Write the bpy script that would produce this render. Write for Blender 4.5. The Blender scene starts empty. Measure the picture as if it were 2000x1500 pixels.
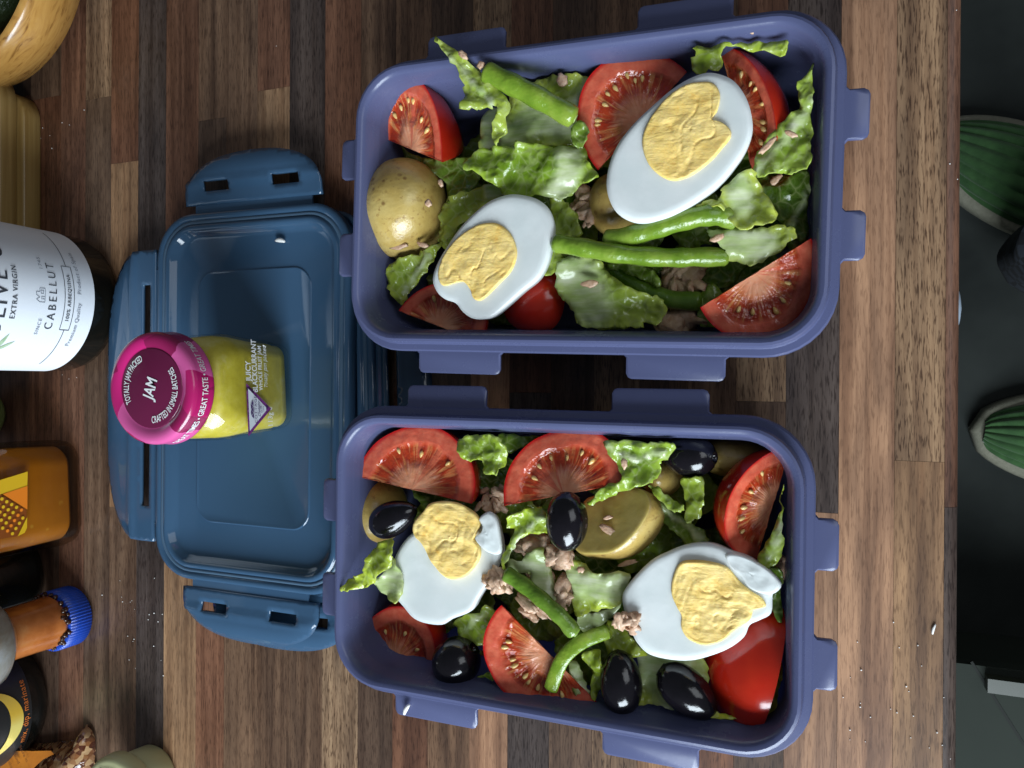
import bpy, math, random
from mathutils import Vector, Matrix, noise as mnoise
from mathutils.geometry import delaunay_2d_cdt
R = math.radians
S = bpy.context.scene
COL = S.collection
rnd = random.Random(7)

# ------------------------------------------------------------ camera, world, lamps, exposure
CAM_H, TILT, FPX = 0.34, R(21.4), 1503.0          # camera height over the worktop, tilt from straight down, focal length in 2000-px-wide pixels
cd = bpy.data.cameras.new('camera'); cam = bpy.data.objects.new('camera', cd); COL.objects.link(cam)
cam.location = (0, 0, CAM_H); cam.rotation_euler = (0, TILT, 0)
cd.sensor_fit = 'HORIZONTAL'; cd.sensor_width = 36; cd.lens = 36 * FPX / 2000; cd.clip_start = .01; cd.clip_end = 50
S.camera = cam
W = bpy.data.worlds.new('World'); S.world = W; W.use_nodes = True
W.node_tree.nodes['Background'].inputs[0].default_value = (.55, .63, .75, 1)
W.node_tree.nodes['Background'].inputs[1].default_value = .13

def area(name, loc, target, sx, sy, power, color):
    l = bpy.data.lights.new(name, 'AREA'); l.shape = 'RECTANGLE'; l.size = sx; l.size_y = sy; l.energy = power; l.color = color
    o = bpy.data.objects.new(name, l); COL.objects.link(o); o.location = loc
    o.rotation_euler = (Vector(target) - Vector(loc)).to_track_quat('-Z', 'Y').to_euler(); return o
area('window_light', (.30, -1.30, .68), (-.1, 0, .03), .95, .95, 52, (.80, .91, 1.0))
area('room_light', (1.5, .6, 1.5), (-.25, 0, 0), 1.2, 1.2, 9, (.9, .95, 1.0))
S.view_settings.view_transform = 'Standard'; S.view_settings.look = 'None'
S.view_settings.exposure = 0; S.view_settings.gamma = 1; S.view_settings.use_curve_mapping = False
S.render.engine = 'CYCLES'

# ------------------------------------------------------------ geometry helpers
def P(px, py, z=0.0):
    "photo pixel -> point at height z (the height comes from what the thing rests on)"
    u = (px - 1000) / FPX; v = (750 - py) / FPX
    s = (CAM_H - z) / (u * math.sin(TILT) + math.cos(TILT))
    return Vector((s * (u * math.cos(TILT) - math.sin(TILT)), s * v, z))
MM = .001
def props(o, label=None, cat=None, group=None, kind=None):
    for k, v in (('label', label), ('category', cat), ('group', group), ('kind', kind)):
        if v: o[k] = v
    return o
def empty(name, loc, label=None, cat=None, group=None, kind=None):
    o = bpy.data.objects.new(name, None); COL.objects.link(o); o.location = loc; o.empty_display_size = .01
    return props(o, label, cat, group, kind)
def wloc(o):
    v = Vector((0, 0, 0))
    while o: v += o.location; o = o.parent
    return v
def mk(name, V, F, mat, parent=None, label=None, cat=None, group=None, kind=None, smooth=True, mats=None, fm=None):
    "one mesh object from world-space vertices; origin at its base, or its parent's origin"
    V = [Vector(v) for v in V]
    if parent: org = wloc(parent)
    else:
        n = len(V); org = Vector((sum(v.x for v in V)/n, sum(v.y for v in V)/n, min(v.z for v in V)))
    me = bpy.data.meshes.new(name); me.from_pydata([v - org for v in V], [], F); me.update()
    for m in (mats or [mat]): me.materials.append(m)
    if fm: me.polygons.foreach_set('material_index', fm)
    if smooth: me.polygons.foreach_set('use_smooth', [True] * len(me.polygons))
    o = bpy.data.objects.new(name, me); COL.objects.link(o)
    if parent: o.parent = parent
    else: o.location = org
    return props(o, label, cat, group, kind)
def autosmooth(o, deg=35):
    me = o.data
    try: me.set_sharp_from_angle(angle=R(deg))
    except Exception: pass
    return o
def solidify(o, t, off=-1):
    m = o.modifiers.new('thickness', 'SOLIDIFY'); m.thickness = t; m.offset = off; return o
def bevel(o, w, n=2):
    m = o.modifiers.new('bevel', 'BEVEL'); m.width = w; m.segments = n; m.limit_method = 'ANGLE'; m.angle_limit = R(40); return o
def fbm(p, f, o=3):
    return mnoise.fractal(Vector(p) * f, 1.0, 2.0, o, noise_basis='PERLIN_ORIGINAL')
def rings(rs, cap0=True, cap1=True, close=True):
    "loft equal-length rings of points -> V, F"
    V = []; F = []; n = len(rs[0])
    for r in rs: V += [Vector(p) for p in r]
    for k in range(len(rs) - 1):
        for i in range(n if close else n - 1):
            j = (i + 1) % n
            F.append((k*n+i, k*n+j, (k+1)*n+j, (k+1)*n+i))
    if cap0: F.append(tuple(range(n - 1, -1, -1)))
    if cap1: F.append(tuple((len(rs)-1)*n + i for i in range(n)))
    return V, F
def lathe(prof, c, n=48, ax=Vector((0, 0, 1))):
    c = Vector(c); q = Vector((0, 0, 1)).rotation_difference(Vector(ax).normalized())
    rs = [[c + q @ Vector((r*math.cos(2*math.pi*i/n), r*math.sin(2*math.pi*i/n), z)) for i in range(n)] for r, z in prof]
    return rings(rs)
def rrect(w, d, r, n=8):
    pts = []
    for cx, cy, a0 in ((w/2-r, d/2-r, 0), (-w/2+r, d/2-r, 90), (-w/2+r, -d/2+r, 180), (w/2-r, -d/2+r, 270)):
        for i in range(n + 1):
            a = R(a0 + 90 * i / n); pts.append((cx + r*math.cos(a), cy + r*math.sin(a)))
    return pts
def rot2(p, a): return (p[0]*math.cos(a) - p[1]*math.sin(a), p[0]*math.sin(a) + p[1]*math.cos(a))
def box(c, sx, sy, sz, a=0.0):
    c = Vector(c); V = []
    for z in (0, sz):
        for x, y in ((-1, -1), (1, -1), (1, 1), (-1, 1)):
            q = rot2((x*sx/2, y*sy/2), a); V.append(c + Vector((q[0], q[1], z)))
    return V, [(3, 2, 1, 0), (4, 5, 6, 7), (0, 1, 5, 4), (1, 2, 6, 5), (2, 3, 7, 6), (3, 0, 4, 7)]
def merge(parts):
    V = []; F = []
    for v, f in parts:
        o = len(V); V += list(v); F += [tuple(i + o for i in q) for q in f]
    return V, F
def crom(pts, n=8, closed=False):
    pts = [Vector(p) for p in pts]; out = []; m = len(pts)
    for i in range(m if closed else m - 1):
        g = lambda k: pts[k % m] if closed else pts[max(0, min(m-1, k))]
        p0, p1, p2, p3 = g(i-1), g(i), g(i+1), g(i+2)
        for k in range(n):
            t = k / n
            out.append(.5*((2*p1) + (p2-p0)*t + (2*p0-5*p1+4*p2-p3)*t*t + (3*p1-p0-3*p2+p3)*t**3))
    if not closed: out.append(pts[-1])
    return out
def tube(pts, rad, n=12, flat=1.0, up=Vector((0, 0, 1))):
    rs = []; m = len(pts)
    for i, p in enumerate(pts):
        t = (pts[min(i+1, m-1)] - pts[max(i-1, 0)]).normalized()
        s = t.cross(up)
        s = s.normalized() if s.length > 1e-6 else Vector((1, 0, 0)); b = s.cross(t).normalized()
        r = rad(i / (m - 1)) if callable(rad) else rad
        rs.append([p + s*r*math.cos(2*math.pi*k/n) + b*r*flat*math.sin(2*math.pi*k/n) for k in range(n)])
    return rings(rs)
def inside(p, poly):
    x, y = p; c = False; j = len(poly) - 1
    for i in range(len(poly)):
        xi, yi = poly[i]; xj, yj = poly[j]
        if (yi > y) != (yj > y) and x < (xj-xi)*(y-yi)/(yj-yi+1e-18) + xi: c = not c
        j = i
    return c
def segd(p, a, b):
    ax, ay = a; bx, by = b; dx, dy = bx-ax, by-ay
    t = max(0, min(1, ((p[0]-ax)*dx + (p[1]-ay)*dy) / (dx*dx+dy*dy+1e-18)))
    return math.hypot(p[0]-ax-t*dx, p[1]-ay-t*dy)
def densify(poly, step):
    out = []
    for i in range(len(poly)):
        a = poly[i]; b = poly[(i+1) % len(poly)]; n = max(1, int(math.hypot(b[0]-a[0], b[1]-a[1]) / step))
        out += [(a[0]+(b[0]-a[0])*k/n, a[1]+(b[1]-a[1])*k/n) for k in range(n)]
    return out
def sheet2d(poly, holes=(), step=.002, seed=0):
    "triangulated flat sheet: outline + holes + inner points"
    rr = random.Random(seed); loops = [densify(poly, step)] + [densify(h, step) for h in holes]
    pts = []; edges = []
    for lp in loops:
        o = len(pts); pts += lp; edges += [(o+i, o+(i+1) % len(lp)) for i in range(len(lp))]
    x0 = min(p[0] for p in poly); x1 = max(p[0] for p in poly); y0 = min(p[1] for p in poly); y1 = max(p[1] for p in poly)
    y = y0; row = 0
    while y < y1:
        x = x0 + (step/2 if row % 2 else 0)
        while x < x1:
            q = (x + rr.uniform(-.12, .12)*step, y + rr.uniform(-.12, .12)*step)
            if inside(q, poly) and not any(inside(q, h) for h in holes) and min(min(math.hypot(q[0]-b[0], q[1]-b[1]) for b in lp) for lp in loops) > step*.55: pts.append(q)
            x += step
        y += step*.87; row += 1
    r = delaunay_2d_cdt([Vector(p) for p in pts], edges, [], 0, 1e-7)
    V = [(v[0], v[1]) for v in r[0]]; F = []
    for f in r[2]:
        c = (sum(V[i][0] for i in f)/len(f), sum(V[i][1] for i in f)/len(f))
        if inside(c, poly) and not any(inside(c, h) for h in holes):
            a, b, d = [V[i] for i in f[:3]]
            F.append(tuple(f) if (b[0]-a[0])*(d[1]-a[1])-(b[1]-a[1])*(d[0]-a[0]) > 0 else tuple(reversed(f)))
    return V, F, loops[0]
def text2d(s, size, bold=0.0, shear=0.0, sx=1.0, align='CENTER', space=1.0):
    cu = bpy.data.curves.new('text', 'FONT'); cu.body = s; cu.size = size; cu.offset = bold*size; cu.shear = shear
    cu.align_x = align; cu.align_y = 'CENTER'; cu.resolution_u = 3; cu.space_character = space
    o = bpy.data.objects.new('text', cu); COL.objects.link(o); dg = bpy.context.evaluated_depsgraph_get()
    me = bpy.data.meshes.new_from_object(o.evaluated_get(dg))
    V = [(v.co.x*sx, v.co.y) for v in me.vertices]; F = [tuple(p.vertices) for p in me.polygons]
    bpy.data.objects.remove(o); bpy.data.curves.remove(cu); bpy.data.meshes.remove(me)
    return V, F
def lettering(s, size, mapf, mat, parent, **k):
    V, F = text2d(s, size, **k)
    return mk('lettering', [mapf(x, y) for x, y in V], F, mat, parent, smooth=False)

# ------------------------------------------------------------ material helpers
class NT:
    def __init__(s, name):
        s.m = bpy.data.materials.new(name); s.m.use_nodes = True; s.t = s.m.node_tree; s.N = s.t.nodes; s.b = s.N['Principled BSDF']; s.out = s.N['Material Output']
    def n(s, typ, **k):
        x = s.N.new('ShaderNode' + typ)
        for a, v in k.items(): setattr(x, a, v)
        return x
    def put(s, node, **k):
        for a, v in k.items():
            key = a.replace('_', ' '); inp = node.inputs[int(a[1:])] if a[0] == 'i' and a[1:].isdigit() else node.inputs[key]
            if hasattr(v, 'is_output') or isinstance(v, bpy.types.NodeSocket): s.t.links.new(v, inp)
            else: inp.default_value = (*v, 1) if isinstance(v, tuple) and len(v) == 3 and inp.type == 'RGBA' else v
        return node
    def set(s, **k): s.put(s.b, **k); return s
    def coord(s, scale=(1, 1, 1), src='Object', loc=None):
        tc = s.n('TexCoord'); mp = s.n('Mapping'); s.put(mp, Vector=tc.outputs[src], Scale=scale)
        if loc is not None: s.put(mp, Location=loc)
        return mp.outputs[0]
    def noise(s, vec, scale, detail=3, rough=.55, dist=0.0):
        x = s.n('TexNoise'); s.put(x, Vector=vec, Scale=scale, Detail=detail, Roughness=rough, Distortion=dist); return x.outputs['Fac']
    def voro(s, vec, scale, feature='F1', out='Distance', rand=1.0):
        x = s.n('TexVoronoi', feature=feature); s.put(x, Vector=vec, Scale=scale, Randomness=rand); return x.outputs[out]
    def ramp(s, fac, stops, interp='LINEAR'):
        r = s.n('ValToRGB'); e = r.color_ramp.elements; r.color_ramp.interpolation = interp
        while len(e) < len(stops): e.new(.5)
        for el, (p, c) in zip(e, stops): el.position = p; el.color = (*c, 1) if isinstance(c, tuple) else (c, c, c, 1)
        s.put(r, Fac=fac); return r.outputs[0]
    def mix(s, fac, a, b, mode='MIX'):
        x = s.n('Mix', data_type='RGBA', blend_type=mode)
        for i, v in ((0, fac), (6, a), (7, b)):
            if isinstance(v, bpy.types.NodeSocket): s.t.links.new(v, x.inputs[i])
            else: x.inputs[i].default_value = (*v, 1) if isinstance(v, tuple) else v
        return x.outputs[2]
    def math(s, op, a, b=0.0, clamp=False):
        x = s.n('Math', operation=op, use_clamp=clamp)
        for i, v in ((0, a), (1, b)):
            if isinstance(v, bpy.types.NodeSocket): s.t.links.new(v, x.inputs[i])
            else: x.inputs[i].default_value = v
        return x.outputs[0]
    def attr(s, name, out='Fac'):
        a = s.n('Attribute'); a.attribute_name = name; return a.outputs[out]
    def bump(s, h, strength=.3, dist=.001):
        b = s.n('Bump'); s.put(b, Height=h, Strength=strength, Distance=dist); s.put(s.b, Normal=b.outputs[0]); return b
    def translucent(s, col, f):
        t = s.n('BsdfTranslucent'); s.put(t, Color=col); m = s.n('MixShader'); s.put(m, i0=f, i1=s.b.outputs[0], i2=t.outputs[0]); s.put(s.out, Surface=m.outputs[0]); return s
def plain(name, col, rough=.5, **k):
    t = NT(name); t.set(Base_Color=col, Roughness=rough, **k); return t.m
def mottled(name, c1, c2, scale, rough=.5, bumpk=None, **k):
    t = NT(name); f = t.noise(t.coord(), scale, 4); t.set(Base_Color=t.ramp(f, [(.3, c1), (.7, c2)]), Roughness=rough, **k)
    if bumpk: t.bump(t.noise(t.coord(), bumpk[0], 4), bumpk[1], bumpk[2])
    return t.m

def m_wood():
    t = NT('walnut_stave'); oi = t.n('ObjectInfo')
    off = t.n('CombineXYZ'); t.put(off, X=t.math('MULTIPLY', oi.outputs['Random'], 7.3), Y=t.math('MULTIPLY', oi.outputs['Random'], 3.1))
    tc = t.n('TexCoord'); ad = t.n('VectorMath', operation='ADD'); t.put(ad, i0=tc.outputs['Object'], i1=off.outputs[0])
    def mp(sc):
        m = t.n('Mapping'); t.put(m, Vector=ad.outputs[0], Scale=sc); return m.outputs[0]
    big = t.noise(mp((60, 7, 60)), 1.0, 3, .5, 1.6)               # broad figure
    band = t.noise(mp((260, 5, 260)), 1.0, 4, .6, .6)             # grain lines
    pore = t.noise(mp((1500, 150, 1500)), 1.0, 2, .6, .3)         # pores
    base = oi.outputs['Color']
    c = t.mix(t.ramp(big, [(.3, 0.0), (.68, 1.0)]), t.mix(1.0, base, (.55, .52, .52), 'MULTIPLY'), t.mix(1.0, base, (1.25, 1.2, 1.12), 'MULTIPLY'))
    c = t.mix(t.ramp(band, [(.38, 1.0), (.6, 0.0)]), c, t.mix(1.0, c, (.6, .55, .53), 'MULTIPLY'))
    pf = t.ramp(pore, [(.36, 1.0), (.5, 0.0)])
    pf = t.math('MULTIPLY', pf, t.math('MULTIPLY', oi.outputs['Alpha'], 1.0))
    c = t.mix(pf, c, t.mix(1.0, c, (.33, .29, .28), 'MULTIPLY'))
    t.set(Base_Color=c, Roughness=t.ramp(band, [(.3, .46), (.7, .34)]), Specular_IOR_Level=.4)
    t.bump(t.math('ADD', t.math('MULTIPLY', pore, .5), t.math('MULTIPLY', band, .2)), .25, .0004)
    return t.m
def m_lettuce():
    t = NT('lettuce'); oi = t.n('ObjectInfo'); v = t.coord()
    rib = t.attr('rib'); edge = t.attr('edge')
    vv = t.n('VectorMath', operation='ADD'); dn = t.n('TexNoise'); t.put(dn, Vector=v, Scale=140.0); sc = t.n('VectorMath', operation='SCALE'); t.put(sc, i0=dn.outputs['Color'], Scale=.004); t.put(vv, i0=v, i1=sc.outputs[0])
    vein = t.ramp(t.voro(vv.outputs[0], 190, 'DISTANCE_TO_EDGE'), [(0, 1.0), (.06, .35), (.14, 0.0)])
    vein2 = t.ramp(t.voro(vv.outputs[0], 430, 'DISTANCE_TO_EDGE'), [(0, .6), (.1, 0.0)])
    n = t.noise(v, 60, 4)
    g = t.ramp(n, [(.3, (.135, .235, .012)), (.55, (.27, .41, .030)), (.75, (.42, .55, .075))])
    g = t.mix(edge, g, (.48, .58, .085))
    g = t.mix(1.0, g, oi.outputs['Color'], 'MULTIPLY')
    g = t.mix(t.math('MULTIPLY', vein, .55), g, (.50, .58, .22))
    g = t.mix(t.math('MULTIPLY', vein2, .3), g, (.36, .46, .12))
    ribc = t.ramp(t.noise(t.coord((60, 400, 200)), 1.0, 3), [(.3, (.46, .60, .20)), (.5, (.60, .69, .34)), (.7, (.75, .79, .54))])
    c = t.mix(rib, g, ribc)
    t.set(Base_Color=c, Roughness=.2, Specular_IOR_Level=.65)
    h = t.math('ADD', t.math('MULTIPLY', t.voro(vv.outputs[0], 300, 'SMOOTH_F1'), -1.0), t.math('MULTIPLY', n, .5))
    t.bump(t.math('MULTIPLY', h, t.math('SUBTRACT', 1.3, rib)), .7, .0016)
    return t.translucent(c, .32).m
def m_tomato_cut():
    t = NT('tomato_flesh'); uv = t.n('UVMap'); sp = t.n('SeparateXYZ'); t.put(sp, Vector=uv.outputs[0])
    x, y = sp.outputs[0], sp.outputs[1]
    x = t.math('SUBTRACT', t.math('MULTIPLY', x, 2.0), 1.0)
    r0 = t.math('SQRT', t.math('ADD', t.math('POWER', t.math('ABSOLUTE', x), 2), t.math('POWER', y, 2)))
    ang = t.math('ARCTAN2', y, x)
    ob = t.coord(); oi = t.n('ObjectInfo')
    r = t.math('ADD', r0, t.math('MULTIPLY', t.math('SUBTRACT', t.noise(ob, 120, 3), .5), .16))
    cv = t.n('CombineXYZ'); t.put(cv, X=t.math('MULTIPLY', ang, 9.0), Y=t.math('MULTIPLY', r0, 1.3), Z=t.math('MULTIPLY', oi.outputs['Random'], 9.0))
    streak = t.noise(cv.outputs[0], 1.0, 3, .6, .2)
    wall = t.ramp(t.noise(ob, 300, 4), [(.3, (.60, .085, .045)), (.7, (.72, .16, .085))])
    gel = t.ramp(t.noise(ob, 160, 3), [(.3, (.34, .022, .008)), (.7, (.55, .065, .018))])
    core = t.ramp(t.noise(ob, 200, 4), [(.3, (.74, .25, .12)), (.7, (.80, .38, .22))])
    gel = t.mix(t.ramp(streak, [(.5, 0.0), (.66, .75)]), gel, (.76, .32, .11))
    cr = t.math('ADD', r, t.math('MULTIPLY', t.math('SUBTRACT', streak, .5), .75))
    c = t.mix(t.ramp(cr, [(.27, 0.0), (.46, 1.0)]), core, gel)
    cv2 = t.n('CombineXYZ'); t.put(cv2, X=t.math('MULTIPLY', ang, 2.3), Y=t.math('MULTIPLY', r0, .5), Z=t.math('MULTIPLY', oi.outputs['Random'], 31.0))
    sept = t.ramp(t.noise(cv2.outputs[0], 1.0, 2, .5, .3), [(.60, 0.0), (.68, .8)])
    c = t.mix(sept, c, wall)
    c = t.mix(t.ramp(r, [(.70, 0.0), (.76, 1.0)]), c, wall)
    c = t.mix(t.ramp(r0, [(.93, 0.0), (.985, 1.0)]), c, (.50, .012, .010))
    rg = t.ramp(r, [(.3, .26), (.45, .07), (.7, .07), (.8, .22)])
    t.set(Base_Color=c, Roughness=rg, Subsurface_Weight=.12, Subsurface_Radius=(.004, .0012, .0006), Subsurface_Scale=1.0, Specular_IOR_Level=.6)
    gz = t.ramp(r, [(.15, 0.0), (.4, 1.0), (.68, 1.0), (.76, 0.0)])
    t.bump(t.math('ADD', t.math('MULTIPLY', t.noise(ob, 420, 4), .35), t.math('MULTIPLY', gz, t.math('ADD', t.math('MULTIPLY', streak, .7), t.noise(ob, 260, 3)))), .6, .0014)
    return t.m
def m_tomato_skin():
    t = NT('tomato_skin'); n = t.noise(t.coord(), 45, 3)
    t.set(Base_Color=t.ramp(n, [(.3, (.47, .013, .006)), (.75, (.62, .036, .010))]), Roughness=.18, Subsurface_Weight=.08, Subsurface_Radius=(.003, .0006, .0003), Subsurface_Scale=1.0, Coat_Weight=.3, Coat_Roughness=.1)
    t.bump(t.noise(t.coord(), 500, 2), .06, .0005); return t.m
def m_egg_white():
    t = NT('egg_white'); n = t.noise(t.coord(), 70, 3)
    t.set(Base_Color=t.ramp(n, [(.3, (.68, .72, .70)), (.7, (.77, .79, .77))]), Roughness=.3, Subsurface_Weight=.35, Subsurface_Radius=(.005, .005, .005), Subsurface_Scale=1.0, Specular_IOR_Level=.5)
    t.bump(t.noise(t.coord(), 260, 3), .12, .0006); return t.m
def m_yolk():
    t = NT('egg_yolk'); ob = t.coord(); n = t.noise(ob, 130, 5, .65); st = t.noise(t.coord((90, 420, 90)), 1.0, 4, .6, .8)
    c = t.ramp(n, [(.22, (.86, .44, .06)), (.4, (.92, .63, .18)), (.75, (.93, .71, .29))])
    t.set(Base_Color=c, Roughness=.55, Subsurface_Weight=.15, Subsurface_Radius=(.003, .002, .0006), Subsurface_Scale=1.0)
    t.bump(t.math('ADD', n, t.math('ADD', t.math('MULTIPLY', st, .8), t.math('MULTIPLY', t.noise(ob, 600, 3), .4))), .45, .0010); return t.m
def m_potato(cut=False):
    t = NT('potato_flesh' if cut else 'potato_skin'); ob = t.coord()
    if cut:
        t.set(Base_Color=t.ramp(t.noise(ob, 90, 4), [(.3, (.52, .38, .085)), (.7, (.64, .50, .16))]), Roughness=.4, Subsurface_Weight=.15, Subsurface_Radius=(.004, .003, .001), Subsurface_Scale=1.0); t.bump(t.noise(ob, 500, 3), .15, .0006)
    else:
        base = t.ramp(t.noise(ob, 55, 5, .6), [(.25, (.30, .17, .04)), (.45, (.48, .33, .09)), (.75, (.58, .45, .17))])
        sp = t.ramp(t.voro(ob, 230, 'F1'), [(.16, 1.0), (.3, 0.0)]); sp2 = t.ramp(t.noise(ob, 420, 4, .7), [(.57, 0.0), (.68, .75)])
        c = t.mix(t.math('MULTIPLY', sp, t.ramp(t.noise(ob, 80, 2), [(.5, 0.0), (.6, .75)])), base, (.16, .07, .02)); c = t.mix(sp2, c, (.27, .14, .04))
        t.set(Base_Color=c, Roughness=.28, Specular_IOR_Level=.6); t.bump(t.noise(ob, 330, 4), .3, .001)
    return t.m
def m_bean():
    t = NT('green_bean_skin'); oi = t.n('ObjectInfo'); ob = t.coord(); n = t.noise(ob, 90, 4)
    c = t.ramp(n, [(.25, (.075, .150, .010)), (.5, (.150, .245, .022)), (.8, (.27, .35, .06))]); c = t.mix(1.0, c, oi.outputs['Color'], 'MULTIPLY')
    t.set(Base_Color=c, Roughness=.22, Specular_IOR_Level=.6, Subsurface_Weight=.08, Subsurface_Radius=(.001, .003, .0005), Subsurface_Scale=1.0); t.bump(t.noise(ob, 350, 4), .5, .0010); return t.m
def m_plastic(name, col, rough, tr):
    t = NT(name); ob = t.coord()
    c = t.mix(t.noise(ob, 14, 3), col, tuple(x*1.18 for x in col))
    sc = t.noise(ob, 55, 5, .7)
    t.set(Base_Color=c, Roughness=t.ramp(sc, [(.35, rough), (.75, rough+.06)]), Specular_IOR_Level=.5)
    t.bump(t.noise(ob, 220, 3), .06, .0006)
    return t.translucent(tuple(min(1, x*1.8) for x in col), tr).m
def m_glass(name, tint=(1, 1, 1), refl=.08):
    t = NT(name); tr = t.n('BsdfTransparent'); t.put(tr, Color=tint); gl = t.n('BsdfGlossy'); t.put(gl, Roughness=.03)
    fr = t.n('LayerWeight'); t.put(fr, Blend=.5); m = t.n('MixShader'); t.put(m, i0=t.math('ADD', t.math('MULTIPLY', t.math('POWER', fr.outputs['Facing'], 4.0), .6), refl*.5), i1=tr.outputs[0], i2=gl.outputs[0]); t.put(t.out, Surface=m.outputs[0]); return t.m

M = {}
M['wood'] = m_wood(); M['lettuce'] = m_lettuce(); M['cut'] = m_tomato_cut(); M['skin'] = m_tomato_skin(); M['white'] = m_egg_white(); M['yolk'] = m_yolk()
M['potato'] = m_potato(); M['potato_cut'] = m_potato(True); M['bean'] = m_bean()
M['bean_cut'] = mottled('bean_inside', (.30, .42, .12), (.42, .52, .2), 300, .3)
M['seed'] = mottled('tomato_seed', (.72, .42, .12), (.80, .58, .24), 400, .2)
M['olive'] = mottled('black_olive', (.0035, .003, .004), (.010, .008, .011), 120, .13, (600, .15, .0005), Specular_IOR_Level=.6)
M['tuna'] = mottled('tuna', (.48, .27, .16), (.72, .50, .35), 420, .42, (500, .5, .001), Subsurface_Weight=.1, Subsurface_Radius=(.003, .0015, .001), Subsurface_Scale=1.0)
M['crumb'] = plain('salt_crumb', (.8, .78, .74), .5)
M['box'] = m_plastic('violet_blue_plastic', (.098, .110, .214), .24, .22)
M['lid'] = m_plastic('steel_blue_plastic', (.040, .088, .155), .06, .10)
M['seal'] = m_plastic('lid_seal', (.06, .11, .17), .4, .05)

# ------------------------------------------------------------ the worktop and what is under it
YAW = R(-.35)                                          # the staves run very slightly off the picture's vertical
def W2(x, y, z): q = rot2((x, y), YAW); return Vector((q[0], q[1], z))
edges_px = [-125, -58, 0, 58, 117, 165, 215, 268, 322, 385, 440, 500, 563, 632, 702, 770, 839, 920, 995, 1076, 1160, 1249, 1340, 1437, 1535, 1639, 1748, 1846]
EX = [P(x, 750, 0).x for x in edges_px]; EDGE = P(1876, 750, 0).x
tone = {'D': (.105, .066, .046), 'M': (.175, .108, .070), 'R': (.190, .092, .056), 'T': (.340, .205, .115), 'L': (.400, .232, .142), 'G': (.088, .066, .058), 'S': (.285, .185, .112), 'K': (.070, .050, .042)}
cols = {0: 'MD', 1: 'DM', 2: 'DRM', 3: 'M4R8D', 4: 'R', 5: 'S5M', 6: 'R325T1000M', 7: 'G', 8: 'R640T', 9: 'M240D700R', 10: 'M760M', 11: 'R180T600M', 12: 'G800M', 13: 'R870S', 14: 'M640D', 15: 'M760R', 16: 'D900M', 17: 'S620L', 18: 'R770G', 19: 'D1160M', 20: 'M560S', 21: 'D980T', 22: 'M820R', 23: 'R500S785D', 24: 'G1000L', 25: 'L', 26: 'S900T'}
import re
wt = empty('worktop', (0, 0, -.04), kind='structure')
v, f = box(W2((EX[0]+EDGE)/2 - .001, 0, -.04), EDGE - EX[0] - .004, .86, .0355, YAW)
mk('core', v, f, mottled('worktop_core', (.08, .05, .03), (.11, .07, .045), 50), wt, smooth=False)
def stave(x0, x1, y0, y1, key, rounded=False):
    g = .00006; w = x1 - x0 - 2*g; c = ((x0+x1)/2, (y0+y1)/2)
    if rounded:
        prof = [(-w/2, -.0395), (-w/2, 0)] + [(w/2-.005+.005*math.sin(a), -.005+.005*math.cos(a)) for a in [R(d) for d in range(0, 91, 15)]] + [(w/2, -.0395)]
        rs = [[W2(c[0]+x, y, z) for x, z in prof] for y in (y0+g, y1-g)]; V, F = rings(rs)
    else:
        V, F = box(W2(c[0], c[1], -.0045), w, y1-y0-2*g, .0045, YAW)
    o = mk('stave', V, F, M['wood'], wt, smooth=rounded)
    # give each stave its own origin so that its grain starts elsewhere
    me = o.data; ctr = W2(c[0], c[1], 0) - wloc(wt); me.transform(Matrix.Translation(-ctr)); o.location = ctr
    k = tone[key]; j = rnd.uniform(.9, 1.12); wv = rnd.uniform(-.05, .05)
    o.color = (k[0]*j*(1+wv), k[1]*j, k[2]*j*(1-wv), {'S': 1.0, 'G': .9, 'L': .45, 'T': .6}.get(key, .7))
    if rounded: autosmooth(o, 40)
    return o
for i in range(len(EX) - 1):
    spec = cols.get(i, 'M'); toks = re.findall(r'([A-Z])(\d*)', spec); ys = [-500.0]; ks = []
    for a, b in toks:
        ks.append(a)
        if b and int(b) > 20: ys.append(float(b))
        elif a != toks[-1][0] or not b: ys.append(ys[-1] + 700 if len(ks) < len(toks) else 0)
    ys = ys[:len(ks)]
    xm = (edges_px[i] + edges_px[i+1]) / 2
    yw = [.43] + [P(xm, y, 0).y for y in ys[1:]] + [-.43]
    for k, a in enumerate(ks):
        if yw[k] - yw[k+1] > .01: stave(EX[i], EX[i+1], yw[k+1], yw[k], a)
y1 = P(1860, 990, 0).y
stave(EX[-1], EDGE, y1, .43, 'R', True); stave(EX[-1], EDGE, -.43, y1, 'G', True)

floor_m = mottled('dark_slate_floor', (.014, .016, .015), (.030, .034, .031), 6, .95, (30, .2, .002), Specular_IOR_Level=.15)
ZF = -.90
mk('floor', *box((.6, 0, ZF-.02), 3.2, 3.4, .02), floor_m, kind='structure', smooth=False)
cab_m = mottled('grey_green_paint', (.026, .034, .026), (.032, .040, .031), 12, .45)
cb = empty('base_cabinet', (-.2, 0, ZF), 'grey green base cabinet below the walnut worktop', 'cabinet')
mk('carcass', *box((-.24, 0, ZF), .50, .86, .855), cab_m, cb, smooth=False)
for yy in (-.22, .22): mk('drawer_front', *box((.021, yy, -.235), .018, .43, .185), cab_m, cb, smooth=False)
kp = P(1884, 600, -.10)
kn = mk('drawer_knob', *lathe([(.004, 0), (.005, .012), (.008, .018), (.0145, .026), (.017, .034), (.0155, .041), (.009, .0455), (.001, .047)], (.0225, kp.y, -.105), 28, (1, 0, 0)), plain('pale_knob', (.35, .42, .5), .3), cb)
cup_m = mottled('dark_green_paint', (.012, .017, .011), (.015, .021, .014), 12, .85)
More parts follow.
